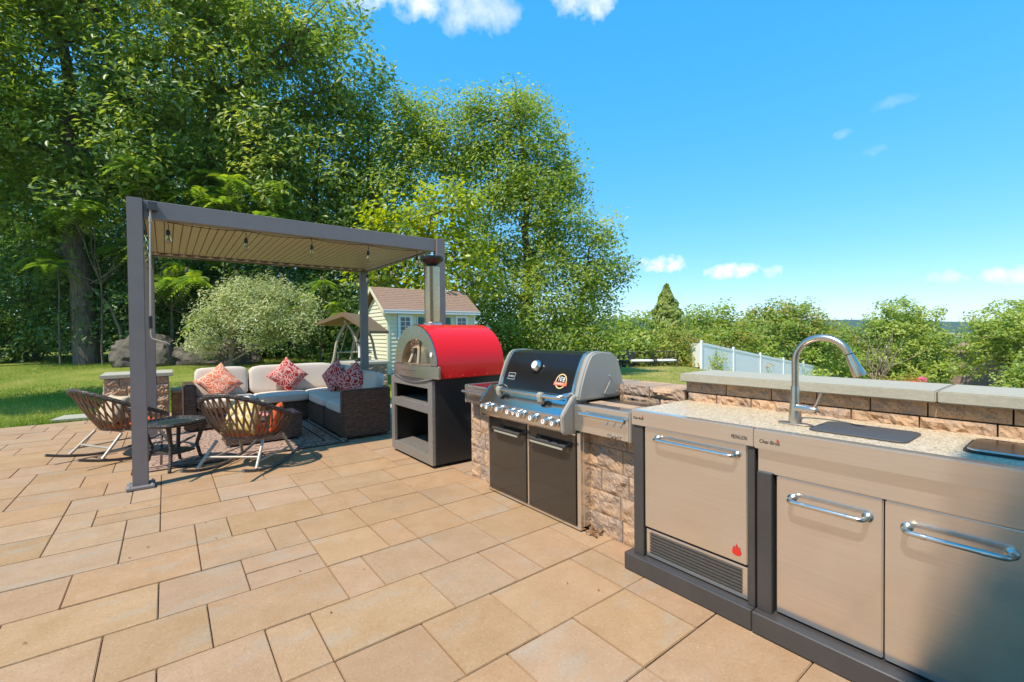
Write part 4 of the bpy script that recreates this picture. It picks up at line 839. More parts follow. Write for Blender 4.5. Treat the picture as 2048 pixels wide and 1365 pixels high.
for a in ((X0 - .01, X0 + .06, Y0 - .012, Y0 + .028), (X0 - .012, X0 + .028, Y0 - .01, Y0 + .07), (X1 - .06, X1 + .01, Y0 - .012, Y0 + .028), (X0 - .012, X0 + .028, Y1 - .07, Y1 + .01)): box('corner_board', M['white_trim'] if a[0] > 6 else M['cream_siding'], sh, *a, ZB, ZE, .002)
box('fascia', M['white_trim'], sh, X0 - .15, X1 + .12, Y0 - .155, Y0 - .125, ZE - .075, ZE + .035, .003); box('soffit', M['white_trim'], sh, X0 - .14, X1 + .11, Y0 - .124, Y0 + .02, ZE - .03, ZE - .01, .002)
rf = thing('roof_root', 'x', 'x'); bpy.data.objects.remove(rf)
sl_ = (ZR - ZE) / ((Y1 - Y0) / 2); L = math.hypot((Y1 - Y0) / 2 + .15, ((Y1 - Y0) / 2 + .15) * sl_)
roof = MB().prism([(Y0 - .15, ZE - .15 * sl_ + .10), (ym, ZR + .10 - .0), (Y1 + .15, ZE - .15 * sl_ + .10), (Y1 + .15, ZE - .15 * sl_ + .06), (ym, ZR + .06), (Y0 - .15, ZE - .15 * sl_ + .06)], 'x', X0 - .16, X1 + .13).build('roof', M['shingle'], sh)
shi = MB(); rows = 13
for sd_ in (0,):
    for k in range(rows):
        q0 = k / rows; q1 = q0 + 1.35 / rows; x = X0 - .17 - random.uniform(0, .2)
        while x < X1 + .13:
            w = random.uniform(.16, .26); xa = max(x, X0 - .17); xb = min(x + w - .006, X1 + .14); x += w
            if xb - xa < .02: continue
            def rp(q, up): y = Y0 - .16 + (ym - Y0 + .16) * q; return y, ZE - .15 * sl_ + .10 + (y - Y0 + .15) * sl_ + up
            ya, za = rp(q0, .016 + random.uniform(0, .004)); yb, zb_ = rp(min(q1, 1.0), .003); shi.add([(xa, ya, za), (xb, ya, za), (xb, yb, zb_), (xa, yb, zb_), (xa, ya, za - .012), (xb, ya, za - .012)], [(0, 1, 2, 3), (4, 5, 1, 0)])
tag(shi.build('shingles', M['shingle'], roof), kind='stuff')
for s in (1, -1):
    ye = Y0 - .15 if s > 0 else Y1 + .15; MB().add([(X0 - .175, ye, ZE - .15 * sl_ - .02), (X0 - .175, ym, ZR - .02), (X0 - .175, ym, ZR + .10), (X0 - .175, ye, ZE - .15 * sl_ + .10), (X0 - .145, ye, ZE - .15 * sl_ - .02), (X0 - .145, ym, ZR - .02), (X0 - .145, ym, ZR + .10), (X0 - .145, ye, ZE - .15 * sl_ + .10)], [(0, 1, 2, 3), (4, 7, 6, 5), (0, 4, 5, 1), (3, 2, 6, 7)]).build('rake_board', M['cream_siding'], sh)
def shed_window(x0, x1, z0, z1):
    f = box('window', M['white_trim'], sh, x0 - .07, x1 + .07, Y0 - .03, Y0 - .006, z0 - .07, z1 + .08, .004); box('sill', M['white_trim'], f, x0 - .09, x1 + .09, Y0 - .06, Y0 - .02, z0 - .11, z0 - .07, .003)
    nx, nz = 2, 4
    for i in range(nx):
        for j in range(nz):
            xa = x0 + (x1 - x0) * i / nx; xb = x0 + (x1 - x0) * (i + 1) / nx; zc = z0 + (z1 - z0) * j / nz; zd = z0 + (z1 - z0) * (j + 1) / nz; box('pane', M['window_glass'], f, xa + .012, xb - .012, Y0 - .036, Y0 - .029, zc + .01, zd - .01, 0)
shed_window(5.48, 5.80, 1.34, 1.88); shed_window(7.42, 7.74, 1.34, 1.88)
for x0, x1 in ((6.05, 6.24), (6.98, 7.17)): s = box('shutter', M['teal_paint'], sh, x0, x1, Y0 - .03, Y0 - .008, .95, 1.88, .004); box('shutter_trim', M['white_trim'], s, x0 - .03, x0 - .004, Y0 - .028, Y0 - .008, .93, 1.9, .002)
dr_ = box('door', M['white_trim'], sh, 6.27, 6.95, Y0 - .03, Y0 - .006, ZB, 1.9, .004); MB().lathe([(.02, 0), (.025, .02), (.015, .04)], (6.85, Y0 - .03, 1.0), 10, (0, -1, 0)).build('handle', M['black_plastic'], dr_)
MB().tube([(X0 - .03, ym + .1, 2.30), (X0 - .06, ym + .1, 2.42), (X0 - .02, ym + .1, 2.46)], .008, 6).build('hook', M['black_plastic'], sh)
# ================================================================== boulders by the trees
def boulder(label, a, d, sx, sy, sz, seed):
    bm = bmesh.new(); bmesh.ops.create_icosphere(bm, subdivisions=4, radius=1)
    for v in bm.verts:
        n = mnoise.fractal(v.co * 1.1 + Vector((seed, 0, 0)), 1, 2, 5); c = mnoise.cell_vector(v.co * 1.7 + Vector((seed, 3, 0))).x; v.co *= 1 + .32 * n + .10 * c; v.co = (v.co.x * sx, v.co.y * sy, v.co.z * sz)
    me = bpy.data.meshes.new('boulder'); bm.to_mesh(me); bm.free(); o = link('boulder', me, M['rock']); p = V(a, d); o.location = (p.x, p.y, float(gz(p.x, p.y)) + sz * .45); o.rotation_euler = (0, 0, R(-37)); tag(o, label, 'boulder', 'boulders under the trees')
boulder('large tan boulder under the dark trees left of pergola post', -13.2, 16.2, 1.05, .7, .75, 3.)
boulder('long low boulder in leaf shade right of the pergola post', -11.0, 16.6, 1.5, .7, .62, 8.)
# ================================================================== fence, far furniture, neighbours
fe = thing('vinyl_fence', 'white vinyl privacy fence stepping down the slope', 'fence', V(11.8, 28, -.9))
def fgz(p): return float(gz(p.x, p.y))
P0 = V(11.78, 28, 0); dirf = (V(15.05, 30.6, 0) - P0); Lp = dirf.length; dirf.normalize()
fz = lambda k: -1.08 - k * .53
nrmf = Vector((-dirf.y, dirf.x, 0))
def fpost(p, z0, h): MB().box(-.065, .065, -.065, .065, z0 - .5, z0 + h, Matrix.Translation((p.x, p.y, 0))).build('post', M['white_vinyl'], fe, .005); MB().lathe([(.085, 0), (.085, .03), (.0, .09)], (p.x, p.y, z0 + h), 4).build('post_cap', M['white_vinyl'], fe)
for k in range(12):
    p = P0 + dirf * Lp * k; fpost(p, fz(k), 1.86)
    if k == 11: break
    q = P0 + dirf * Lp * (k + 1); za, zb_ = fz(k), fz(k + 1); bd = MB(); nb = 26
    for i in range(nb):
        t0 = .016 + (i + .025) / nb * .968; t1 = .016 + (i + .975) / nb * .968; a, b = p.lerp(q, t0), p.lerp(q, t1); z0_, z1_ = za + (zb_ - za) * t0, za + (zb_ - za) * t1
        w = nrmf * .012; bd.add([a - w + Vector((0, 0, z0_ + .06)), b - w + Vector((0, 0, z1_ + .06)), b - w + Vector((0, 0, z1_ + 1.66)), a - w + Vector((0, 0, z0_ + 1.66)), a + w + Vector((0, 0, z0_ + .06)), b + w + Vector((0, 0, z1_ + .06)), b + w + Vector((0, 0, z1_ + 1.66)), a + w + Vector((0, 0, z0_ + 1.66))], [(0, 1, 2, 3), (7, 6, 5, 4), (0, 3, 7, 4), (1, 5, 6, 2)])
    bp_ = bd.build('board_panel', M['white_vinyl'], fe); bp_['kind'] = 'stuff'
    for h0, h1 in ((1.64, 1.78), (.02, .14)):
        w = nrmf * .035; a, b = p + dirf * .07, q - dirf * .07; vs = []
        for s in (-1, 1):
            for pt, zz_, h in ((a, za, h0), (b, zb_, h0), (b, zb_, h1), (a, za, h1)): vs.append(pt + w * s + Vector((0, 0, zz_ + h)))
        MB().add(vs, [(0, 1, 2, 3), (7, 6, 5, 4), (0, 4, 5, 1), (3, 2, 6, 7), (0, 3, 7, 4), (1, 5, 6, 2)]).build('rail', M['white_vinyl'], fe)
    if k > 0: pass
# return section running back from the first post
ret = V(10.75, 33, 0); dr2 = ret - P0
for k in (1, 2): p = P0 + dr2 * (k / 2); fpost(p, -.9 - .12 * k, 1.5)
for k in range(2):
    a, b = P0 + dr2 * (k / 2), P0 + dr2 * ((k + 1) / 2); w = Vector((dr2.y, -dr2.x, 0)).normalized() * .012; vs = []
    for s in (-1, 1):
        for pt, z in ((a, -.85), (b, -.95), (b, .55), (a, .68)): vs.append(pt + w * s + Vector((0, 0, z - .12 * k)))
    MB().add(vs, [(0, 1, 2, 3), (7, 6, 5, 4), (0, 4, 5, 1), (3, 2, 6, 7), (0, 3, 7, 4), (1, 5, 6, 2)]).build('panel', M['white_vinyl'], fe)
def lounge(label, a, d, dark, w=1.5):
    p = V(a, d); z = fgz(p); t = thing('garden_bench', label, 'bench', (p.x, p.y, z), R(-37.6), 'garden seats by the hedge'); m_ = M['black_plastic']
    B = dict(local=True)
    for x in (-w / 2, w / 2):
        for y in (-.3, .3): MB().tube([(x, y, 0), (x, y, .62 if y < 0 else .9)], .022, 6).build('leg', m_, t, **B)
        MB().tube([(x, -.3, .6), (x, .3, .62)], .025, 6).build('armrest', m_, t, **B)
    MB().tube([(-w / 2, .3, .9), (w / 2, .3, .9)], .025, 6).build('back_rail', m_, t, **B); MB().tube([(-w / 2, -.3, .3), (w / 2, -.3, .3)], .025, 6).build('seat_rail', m_, t, **B)
    for k in range(8): x = -w / 2 + w * (k + .5) / 8; MB().tube([(x, .3, .32), (x + (.08 if k % 2 else -.08), .3, .9)], .012, 5).build('back_bar', m_, t, **B)
    o = link('seat_cushion', cushion_mesh(w * .94, .58, .13, 7, 4), M['cushion_white'], t, True); o.location = (0, 0, .39)
lounge('dark metal garden bench with white cushion beside the far hedge', 7.75, 27.0, 0); lounge('low garden bench with white seat, nearest to the white fence', 9.35, 27.4, 0, 1.3); lounge('garden bench with white cushion partly hidden by the grill lid', 6.1, 27.3, 0, 1.4)
gp = V(6.9, 27.2); kg = thing('covered_grill', 'dark grill under a black cover near the far hedge', 'grill', (gp.x, gp.y, fgz(gp)))
MB().prism([(-.5, 0), (.5, 0), (.52, .7), (.40, 1.05), (-.40, 1.05), (-.52, .7)], 'y', -.3, .3).build('cover', M['black_plastic'], kg, .05, 2, local=True)
def house(name, label, a, d, w, dep, hw, hr, rz, wm, wins, zoff=0):
    p = V(a, d); z = fgz(p) + zoff; t = thing(name, label, 'house', (p.x, p.y, z), R(rz)); B = dict(local=True)
    MB().box(-w / 2, w / 2, -dep / 2, dep / 2, -1, hw).build('wall', M[wm], t, **B); MB().prism([(-w / 2 - .4, hw), (w / 2 + .4, hw), (0, hw + hr)], 'y', -dep / 2 - .4, dep / 2 + .4).build('roof', M['shingle'], t, **B)
    for x in (-w / 2, w / 2): box('corner_board', M['white_trim'], t, x - .12, x + .12, -dep / 2 - .03, -dep / 2 + .1, -1, hw, .01, local=True)
    for (x0, x1, z0, z1) in wins:
        f = box('window', M['white_trim'], t, x0 - .12, x1 + .12, -dep / 2 - .05, -dep / 2 - .01, z0 - .12, z1 + .12, .01, local=True); box('pane', M['window_glass'], f, x0, x1, -dep / 2 - .07, -dep / 2 - .045, z0, z1, 0, local=True)
    return t
house('brick_house', 'brick house with white window half hidden by the right tree', 54.3, 46, 12, 9, 3.6, 2.0, -37.6, 'brick', [(-4.9, -3.9, .9, 1.8), (-.5, .8, 1.3, 2.6), (3, 4.2, 1.3, 2.6)])
house('hidden_house', 'pale house glimpsed behind the hedge by the round tree', 40.5, 57, 10, 8, 3.6, 2.2, -45, 'house_siding', [(-3, -1.8, 1.4, 2.8), (1, 2.2, 1.4, 2.8)])
tp_ = V(36.0, 41); ty = thing('garden_toy', 'red and pink plastic toy on the lawn past the wall', 'toy', (tp_.x, tp_.y, fgz(tp_)), R(-40))
o = link('body', cushion_mesh(2.8, 1.1, .9, 3, 5), M['toy_red'], ty, True); o.location = (0, 0, .4); o = link('head', cushion_mesh(.8, .7, .8, 2.2, 5), M['toy_pink'], ty, True); o.location = (1.3, 0, .85)
# the house behind the photographer: its corner shades the near end of the kitchen
hs = thing('own_house', 'two-storey grey house behind the camera shading the near kitchen end', 'house', (-3.5, -5.5, 0))
HX, HY = -1.15, -.63
MB().box(-8, HX, -11, HY, -.05, 7.0).build('wall', M['house_siding'], hs); MB().add([(-8.0, -11, 7.002), (HX, -11, 7.002), (HX, HY, 7.002), (-8.0, HY, 7.002), (-4.6, -7.6, 9.0), (-4.6, -4.2, 9.0)], [(0, 1, 4), (1, 2, 5, 4), (2, 3, 5), (3, 0, 4, 5), (0, 3, 2, 1)]).build('roof', M['shingle'], hs)
for k in range(4): yy = -2.6 - k * 2.2; f = box('window', M['white_trim'], hs, HX - .01, HX + .05, yy - 1.2, yy, 4.0, 5.6, .01); box('pane', M['window_glass'], f, HX + .045, HX + .06, yy - 1.1, yy - .1, 4.1, 5.5, 0)
f = box('sliding_door', M['white_trim'], hs, HX - .01, HX + .05, -4.4, -2.2, .02, 2.15, .01); box('pane', M['window_glass'], f, HX + .045, HX + .06, -4.3, -3.35, .12, 2.05, 0); box('pane', M['window_glass'], f, HX + .045, HX + .06, -3.25, -2.3, .12, 2.05, 0)
# ================================================================== vegetation
def leaf_mesh(name, cen, nrm, siz, asp, tint, fold=.25):
    n = len(cen); nrm = nrm / np.linalg.norm(nrm, axis=1, keepdims=True); rv = rng.normal(size=(n, 3)); t = np.cross(nrm, rv); t /= np.linalg.norm(t, axis=1, keepdims=True); b = np.cross(nrm, t)
    L = siz[:, None]; Wd = L * asp; up = nrm * Wd * fold
    v = np.stack([cen - t * L * .5, cen + b * Wd * .5 + up, cen + t * L * .5, cen - b * Wd * .5 + up], 1).reshape(-1, 3)
    i = np.arange(n)[:, None] * 4; f = np.concatenate([i + np.array([[0, 1, 2]]), i + np.array([[0, 2, 3]])], 1).reshape(-1, 3)
    me = np_mesh(name, v, f); at = me.attributes.new('tint', 'FLOAT', 'POINT'); at.data.foreach_set('value', np.repeat(np.clip(tint, 0, 1), 4).astype(np.float32)); return me
def crown_pts(blobs, dens, leaf, asp, per=22, spread=.24, hollow=.45):
    C = []; Nn = []; Tn = []
    for c, r in blobs:
        r = np.asarray(r if hasattr(r, '__len__') else (r, r, r * .9), float); k = max(4, int(dens * 3.8 * math.pi * r[0] * r[2] / (leaf * leaf * asp * .5) / per))
        d = rng.normal(size=(k, 3)); d /= np.linalg.norm(d, axis=1, keepdims=True); rad = (hollow + (1.06 - hollow) * rng.random(k) ** .55) * (1 + .16 * np.sin(d[:, 0] * 5 + c[0]) * np.cos(d[:, 2] * 6 + c[1]))
        cc = np.asarray(c) + d * rad[:, None] * r; cl = np.repeat(cc, per, 0) + np.clip(rng.normal(0, spread, (k * per, 3)), -1.5 * spread, 1.5 * spread) * np.array([1, 1, .75]); dd = np.repeat(d, per, 0)
        C.append(cl); Nn.append(dd * .55 + rng.normal(0, .55, cl.shape) + np.array([-.25, -.1, .85])); Tn.append(np.repeat(rng.normal(.54, .24, k), per) + rng.normal(0, .14, k * per))
    return np.concatenate(C), np.concatenate(Nn), np.concatenate(Tn)
def limb(mb, p0, p1, r0, r1, wob=.25, n=7):
    p0, p1 = Vector(p0), Vector(p1); L = (p1 - p0).length; pts = []
    for k in range(n + 1):
        t = k / n; w = math.sin(t * math.pi) * wob * L * .25; pts.append(p0.lerp(p1, t) + Vector((random.gauss(0, 1), random.gauss(0, 1), random.gauss(0, .5))) * w * .45)
    mb.tube(pts, [r0 + (r1 - r0) * k / n for k in range(n + 1)], 7); return pts
def blob_at(px, py, rp, D):                     # crown lobe from its bearing, height and width at depth D
    a = (px - 1024) / 900 * D; z = 1.35 + (682.5 - py) / 900 * D - .0158 * D - .0097 * a; return (tuple(V(a, D, z)), rp / 900 * D)
def tree(name, label, cat, base, lobes, leaf, asp, lm, bark='bark', tr=.2, dens=1.0, per=22, spread=.24, grp=None, limbs=True, hollow=.45, ctint=0, trunk_to=None):
    a = (base[0] - 1024) / 900 * base[1]; p = V(a, base[1]); z = float(gz(p.x, p.y)); t = thing(name, label, cat, (p.x, p.y, z), group=grp)
    bl = [blob_at(*l) if len(l) == 4 else (blob_at(*l[:4])[0], tuple(l[4] * q for q in (blob_at(*l[:4])[1],) * 3)) for l in lobes]
    bl = [(c, r) for c, r in bl]
    cs, nn, tt = crown_pts(bl, dens, leaf, asp, per, spread, hollow); k = cs[:, 2] > gz(cs[:, 0], cs[:, 1]) + .03; cs, nn, tt = cs[k], nn[k], tt[k]
    link('crown', leaf_mesh('crown', cs, nn, leaf * rng.uniform(.65, 1.3, len(cs)), asp, tt + ctint), M[lm], t)
    mb = MB(); top = max(bl, key=lambda b: b[0][2])[0]; tgt = Vector(trunk_to) if trunk_to is not None else Vector(top)
    P0_ = Vector((p.x, p.y, z - .1)); tk = limb(mb, P0_, P0_.lerp(Vector((tgt.x * .6 + p.x * .4, tgt.y * .6 + p.y * .4, tgt.z)), .9), tr, tr * .3, .12, 9); mb.build('trunk', M[bark], t, smooth=60)
    if limbs:
        for c, r in bl:
            c = Vector(c); h = min(range(len(tk)), key=lambda i: abs(tk[i].z - (c.z - (c - tk[i]).length * .45))); m2 = MB(); q = limb(m2, tk[h], c, tr * .38 * (1 - h / len(tk) * .5) + .01, tr * .07, .5, 6)
            for _ in range(5): e = c + Vector((random.gauss(0, 1), random.gauss(0, 1), random.gauss(.2, .8))) * (r if not hasattr(r, '__len__') else r[0]) * .6; limb(m2, q[random.randint(3, 6)], e, tr * .12, tr * .02, .5, 4)
            m2.build('limb', M[bark], t, smooth=60)
    return t
GT = 'trees along the lawn edge'
tree('oak_tree', 'tallest dark oak at the far left with thick forked trunk', 'tree', (175, 17), [(110, 110, 150, 17), (250, 20, 150, 17.5), (40, 270, 120, 16.5), (190, 280, 125, 17), (330, 170, 120, 17.5), (330, -20, 130, 18), (100, -60, 150, 17), (120, 400, 100, 16.5), (300, 330, 90, 17)], .26, .42, 'oak_leaf', tr=.42, dens=.75, per=80, spread=.42, grp=GT)
tree('oak_tree', 'broad oak behind the pergola with branches reaching the sky edge', 'tree', (440, 19), [(430, 110, 125, 19), (520, 40, 120, 19), (460, 270, 115, 19), (600, 130, 105, 19), (560, 270, 105, 19), (650, 60, 75, 19), (690, 160, 70, 19), (430, -40, 120, 19), (400, 380, 90, 18.5), (545, 390, 80, 18.5)], .26, .42, 'oak_leaf', tr=.36, dens=.75, per=80, spread=.42, grp=GT)
tree('oak_tree', 'shorter oak right of the broad oak above the pergola beam', 'tree', (590, 20.5), [(640, 290, 95, 20.5), (695, 330, 70, 20), (610, 390, 80, 20), (715, 410, 70, 20), (690, 240, 60, 20.5), (660, 480, 80, 20)], .26, .42, 'oak_leaf', tr=.30, dens=.75, per=80, spread=.42, grp=GT)
tree('left_tree', 'light green tree cut by the left edge of the picture', 'tree', (-160, 15), [(-60, 60, 130, 15), (-40, 210, 110, 15), (-120, 330, 110, 15), (10, 20, 90, 16), (-160, 150, 150, 15)], .17, .45, 'green_leaf', tr=.28, dens=.8, grp=GT)
tree('left_tree', 'tree standing left of the picture that shades the lawn', 'tree', (-560, 6.8), [(-560, 60, 230, 6.8), (-640, -80, 200, 6.8), (-480, 130, 110, 7.0)], .17, .45, 'green_leaf', tr=.2, dens=.7, grp=GT)
GU = 'dark undergrowth at the lawn edge'
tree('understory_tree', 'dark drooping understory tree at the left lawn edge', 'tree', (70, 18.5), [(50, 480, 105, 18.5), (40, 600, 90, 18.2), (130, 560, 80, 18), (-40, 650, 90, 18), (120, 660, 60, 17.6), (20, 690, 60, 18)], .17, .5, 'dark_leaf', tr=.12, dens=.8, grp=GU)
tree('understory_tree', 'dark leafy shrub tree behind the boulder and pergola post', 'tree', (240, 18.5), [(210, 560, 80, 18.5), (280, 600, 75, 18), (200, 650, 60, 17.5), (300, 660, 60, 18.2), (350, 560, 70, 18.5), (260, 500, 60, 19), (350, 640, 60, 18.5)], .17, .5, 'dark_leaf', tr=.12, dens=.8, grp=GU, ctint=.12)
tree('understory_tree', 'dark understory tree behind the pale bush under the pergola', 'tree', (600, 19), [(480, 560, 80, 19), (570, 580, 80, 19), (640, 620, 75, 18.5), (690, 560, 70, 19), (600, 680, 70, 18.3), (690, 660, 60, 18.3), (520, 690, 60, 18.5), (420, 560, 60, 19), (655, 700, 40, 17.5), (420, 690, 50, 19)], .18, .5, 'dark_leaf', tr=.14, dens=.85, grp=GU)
tree('middle_tree', 'green tree rising between the oaks and the tall round tree', 'tree', (745, 20.5), [(790, 240, 70, 20.5), (850, 250, 60, 20.5), (765, 330, 65, 20.5), (830, 330, 70, 20.5), (890, 300, 55, 20.5), (740, 220, 35, 20.5), (800, 400, 80, 20.5)], .19, .45, 'green_leaf', tr=.2, dens=.85, per=70, spread=.4, grp=GT)
tree('maple_tree', 'bright yellow-green maple leaning over the shed roof', 'tree', (800, 16.5), [(880, 430, 75, 16.5), (800, 470, 70, 16.2), (750, 510, 50, 16), (925, 500, 50, 16.5), (870, 530, 60, 16.2), (790, 550, 45, 15.8), (920, 400, 35, 16.5), (965, 555, 35, 16.3), (740, 560, 30, 15.5), (850, 580, 35, 15.6)], .20, .7, 'maple_leaf', tr=.13, dens=.75, per=30, spread=.3, grp=GT)
tree('tall_tree', 'tall round-topped green tree standing right of the shed', 'tree', (1060, 21), [(985, 270, 75, 21), (1055, 250, 65, 21), (1000, 360, 95, 21), (1090, 350, 75, 21), (1040, 450, 110, 21), (1125, 400, 45, 21), (1115, 490, 75, 21), (960, 220, 30, 21), (1035, 215, 28, 21), (1130, 335, 30, 21), (940, 330, 55, 21), (1000, 560, 100, 20.5)], .20, .45, 'green_leaf', tr=.26, dens=.9, per=70, spread=.42, grp=GT)
tree('side_tree', 'leafy lower tree at the right foot of the tall tree', 'tree', (1150, 21), [(1110, 590, 80, 20), (1175, 540, 60, 20.5), (1205, 470, 38, 20.5), (1215, 560, 45, 20.5), (1190, 640, 60, 20.3), (1060, 650, 85, 19.5), (970, 640, 70, 19.5), (1120, 680, 60, 19.3), (1020, 700, 60, 19), (1205, 690, 45, 20)], .20, .42, 'green_leaf', tr=.14, dens=.9, per=70, spread=.42, grp=GT)
tree('pale_bush', 'pale variegated bush with leaning stems seen under the pergola', 'bush', (462, 15.5), [(510, 600, 55, 15.2), (450, 620, 50, 15.2), (575, 615, 50, 15.2), (415, 665, 38, 15), (520, 650, 55, 15), (600, 650, 38, 15), (560, 585, 30, 15.2), (470, 580, 30, 15.3), (625, 610, 20, 15.2), (400, 690, 30, 14.9)], .10, .38, 'pale_leaf', 'pale_bark', tr=.09, dens=.6, per=24, spread=.15)
# sumacs: pinnate fronds on bare stems
def sumac(label, px, py, D, nst, size, seed, tint=0):
    r_ = np.random.default_rng(seed); c = Vector(blob_at(px, py, 10, D)[0]); gz0 = float(gz(c.x, c.y)); t = thing('sumac', label, 'shrub', (c.x, c.y, gz0), group='sumacs behind the pergola'); stems = MB(); cen = []; nor = []; siz = []; tin = []; V_ = []; 
    foot = Vector((c.x, c.y, gz0)); fork = foot.lerp(c, .62); limb(stems, foot, fork, .04, .024, .08, 5)
    for s in range(nst):
        tip = c + Vector((r_.normal(0, .6), r_.normal(0, .5), r_.normal(0, .48))) * size; limb(stems, fork, tip, .02, .009, .12, 5)
        for k in range(18):
            an = r_.uniform(0, 2 * math.pi); L = r_.uniform(.5, .8) * size; el = r_.uniform(-.3, 1.1); d = Vector((math.cos(an) * math.cos(el), math.sin(an) * math.cos(el), math.sin(el)))
            side = d.cross(Vector((0, 0, 1))).normalized(); tb = r_.normal(.5, .2) + tint; pts = []
            for q in range(11):
                u = (q + 1) / 11; p = tip + d * L * u + Vector((0, 0, -.75 * L * u * u)); ll = .19 * size * math.sin(math.pi * min(.98, u * .85 + .12)) + .02
                for sg in (-1, 1): V_.append((p, side * sg, d, ll)); tin.append(tb + r_.normal(0, .08))
    vs = np.zeros((len(V_), 4, 3)); 
    for i, (p, sd_, d, ll) in enumerate(V_):
        a = (sd_ * .9 + d * .35 + Vector((0, 0, -.45))).normalized(); w = d * ll * .16; vs[i] = [p, p + a * ll * .5 + w, p + a * ll, p + a * ll * .5 - w]
    n = len(V_); ii = np.arange(n)[:, None] * 4; f = np.concatenate([ii + np.array([[0, 1, 2]]), ii + np.array([[0, 2, 3]])], 1).reshape(-1, 3); me = np_mesh('fronds', vs.reshape(-1, 3), f)
    at = me.attributes.new('tint', 'FLOAT', 'POINT'); at.data.foreach_set('value', np.repeat(np.clip(tin, 0, 1), 4).astype(np.float32)); link('fronds', me, M['sumac_leaf'], t); stems.build('stem', M['bark'], t, smooth=60)
for i, (px, py, D, ns2, sz, tn, lb) in enumerate([(255, 395, 17.5, 7, 1.35, -.1, 'fern-leaved sumac over the left pergola corner'), (345, 395, 17.5, 7, 1.4, 0, 'sumac above the front beam near the gearbox'), (450, 390, 17.5, 9, 1.5, .1, 'brightest sumac above the middle of the front beam'), (545, 405, 18, 8, 1.4, .05, 'sumac above the beam right of the brightest one'), (205, 470, 16.5, 7, 1.3, -.2, 'shaded sumac left of the front pergola post'), (345, 555, 17.2, 8, 1.3, 0, 'sumac seen under the roof right of the front post'), (400, 590, 17.2, 7, 1.2, .05, 'low sumac seen under the roof left of the pale bush'), (640, 600, 16.5, 5, .9, .1, 'small sumac at the right side of the pale bush'), (120, 440, 16.5, 7, 1.3, -.15, 'sumac among the dark leaves at the far left')]):
    sumac(lb, px, py, D, ns2, sz, 50 + i, tn)
bl_ = MB(); bl_.tube([blob_at(x, y, 1, 17)[0] for x, y in ((30, 488), (90, 518), (150, 550), (190, 580), (222, 612), (240, 660), (246, 716))], [.016, .022, .03, .04, .05, .055, .06], 7); bl_.tube([blob_at(x, y, 1, 17)[0] for x, y in ((178, 571), (205, 557), (228, 541), (246, 526))], [.03, .026, .022, .014], 7)
bb = bl_.build('bare_branch', M['pale_bark'], smooth=60); tag(bb, 'bare pale branch crossing the dark leaves left of the pergola', 'branch')
# distance, right-hand side
GH = 'hedgerow beyond the white fence'
def bush(name, label, base, lobes, leaf, lm, grp=GH, cat='bush', **k):
    lobes = [(x, y, r * 1.12, D) for x, y, r, D in lobes] + ([] if k.pop('single', False) else [(x + random.uniform(-10, 10), y + r * 1.1, r * 1.15, D - .4) for x, y, r, D in lobes]); k['ctint'] = k.get('ctint', 0) + .12; k['limbs'] = False
    return tree(name, label, cat, base, lobes, leaf, .55, lm, tr=k.pop('tr', .12), dens=k.pop('dens', .95), per=24, spread=k.pop('spread', .34), grp=grp, **k)
bush('round_tree', 'small round green tree left of the conifer', (1262, 30), [(1262, 650, 30, 30), (1245, 680, 26, 30), (1285, 685, 28, 29)], .26, 'green_leaf', GT, 'tree')
co = thing('conifer', 'pointed green conifer rising above the hedgerow', 'conifer', V(11.0, 32, -.8), group=GT)
cp = []; cn = []
for k in range(5200):
    an = rng.uniform(0, 2 * math.pi); h = rng.random() ** .8; z = -.6 + h * 5.3; rr = (2.25 * (1 - h) ** .95 + .03) * (.25 + .85 * rng.random() ** .6) * (1 + .22 * math.sin(h * 29 + 2.2 * math.cos(an * 3 if k % 2 else h * 9))); q = V(11.0, 32); cp.append((q.x + rr * math.cos(an), q.y + rr * math.sin(an), z)); cn.append((math.cos(an) + rng.normal(0, .4), math.sin(an) + rng.normal(0, .4), .5))
link('crown', leaf_mesh('crown', np.array(cp), np.array(cn), rng.uniform(.22, .46, len(cp)), .42, rng.normal(.62, .22, len(cp))), M['conifer_leaf'], co); q = V(11.0, 32); MB().tube([(q.x, q.y, -1.2), (q.x, q.y, 4.8)], [.14, .02], 8).build('trunk', M['bark'], co)
bush('hedge_bush', 'brownish scrub bush behind the garden benches', (1300, 30), [(1290, 695, 30, 29.5), (1340, 690, 34, 30), (1385, 695, 30, 30), (1415, 710, 22, 29.8)], .2, 'hedge_leaf', ctint=.05)
bush('hedge_tree', 'open-branched tree between conifer and orange-tinged tree', (1385, 38), [(1385, 640, 24, 38), (1440, 632, 24, 38), (1415, 660, 30, 38), (1475, 655, 26, 38), (1355, 665, 24, 37)], .26, 'green_leaf', ctint=-.05, cat='tree')
bush('hedge_bush', 'olive bush showing directly above the fence start', (1440, 36), [(1430, 690, 32, 35), (1480, 685, 36, 36), (1400, 700, 24, 34)], .24, 'hedge_leaf')
bush('hedge_tree', 'orange-tinged leafy tree above the middle of the fence', (1540, 42), [(1520, 650, 34, 42), (1560, 625, 30, 42), (1600, 640, 36, 42), (1550, 670, 44, 41), (1640, 660, 34, 42), (1500, 680, 34, 41)], .30, 'hedge_leaf', ctint=.0, cat='tree')
bush('hedge_bush', 'fresh green bush hanging over the middle of the fence', (1600, 42), [(1560, 705, 34, 40.5), (1610, 705, 40, 41.5), (1650, 715, 36, 43), (1530, 695, 24, 39), (1690, 730, 30, 45)], .28, 'sumac_leaf', ctint=.05)
bush('hedge_bush', 'olive bush behind the faucet arc at the fence end', (1690, 48), [(1690, 685, 28, 48), (1720, 715, 28, 48), (1660, 680, 30, 47), (1740, 735, 28, 48), (1700, 740, 34, 47)], .30, 'hedge_leaf', ctint=-.1)
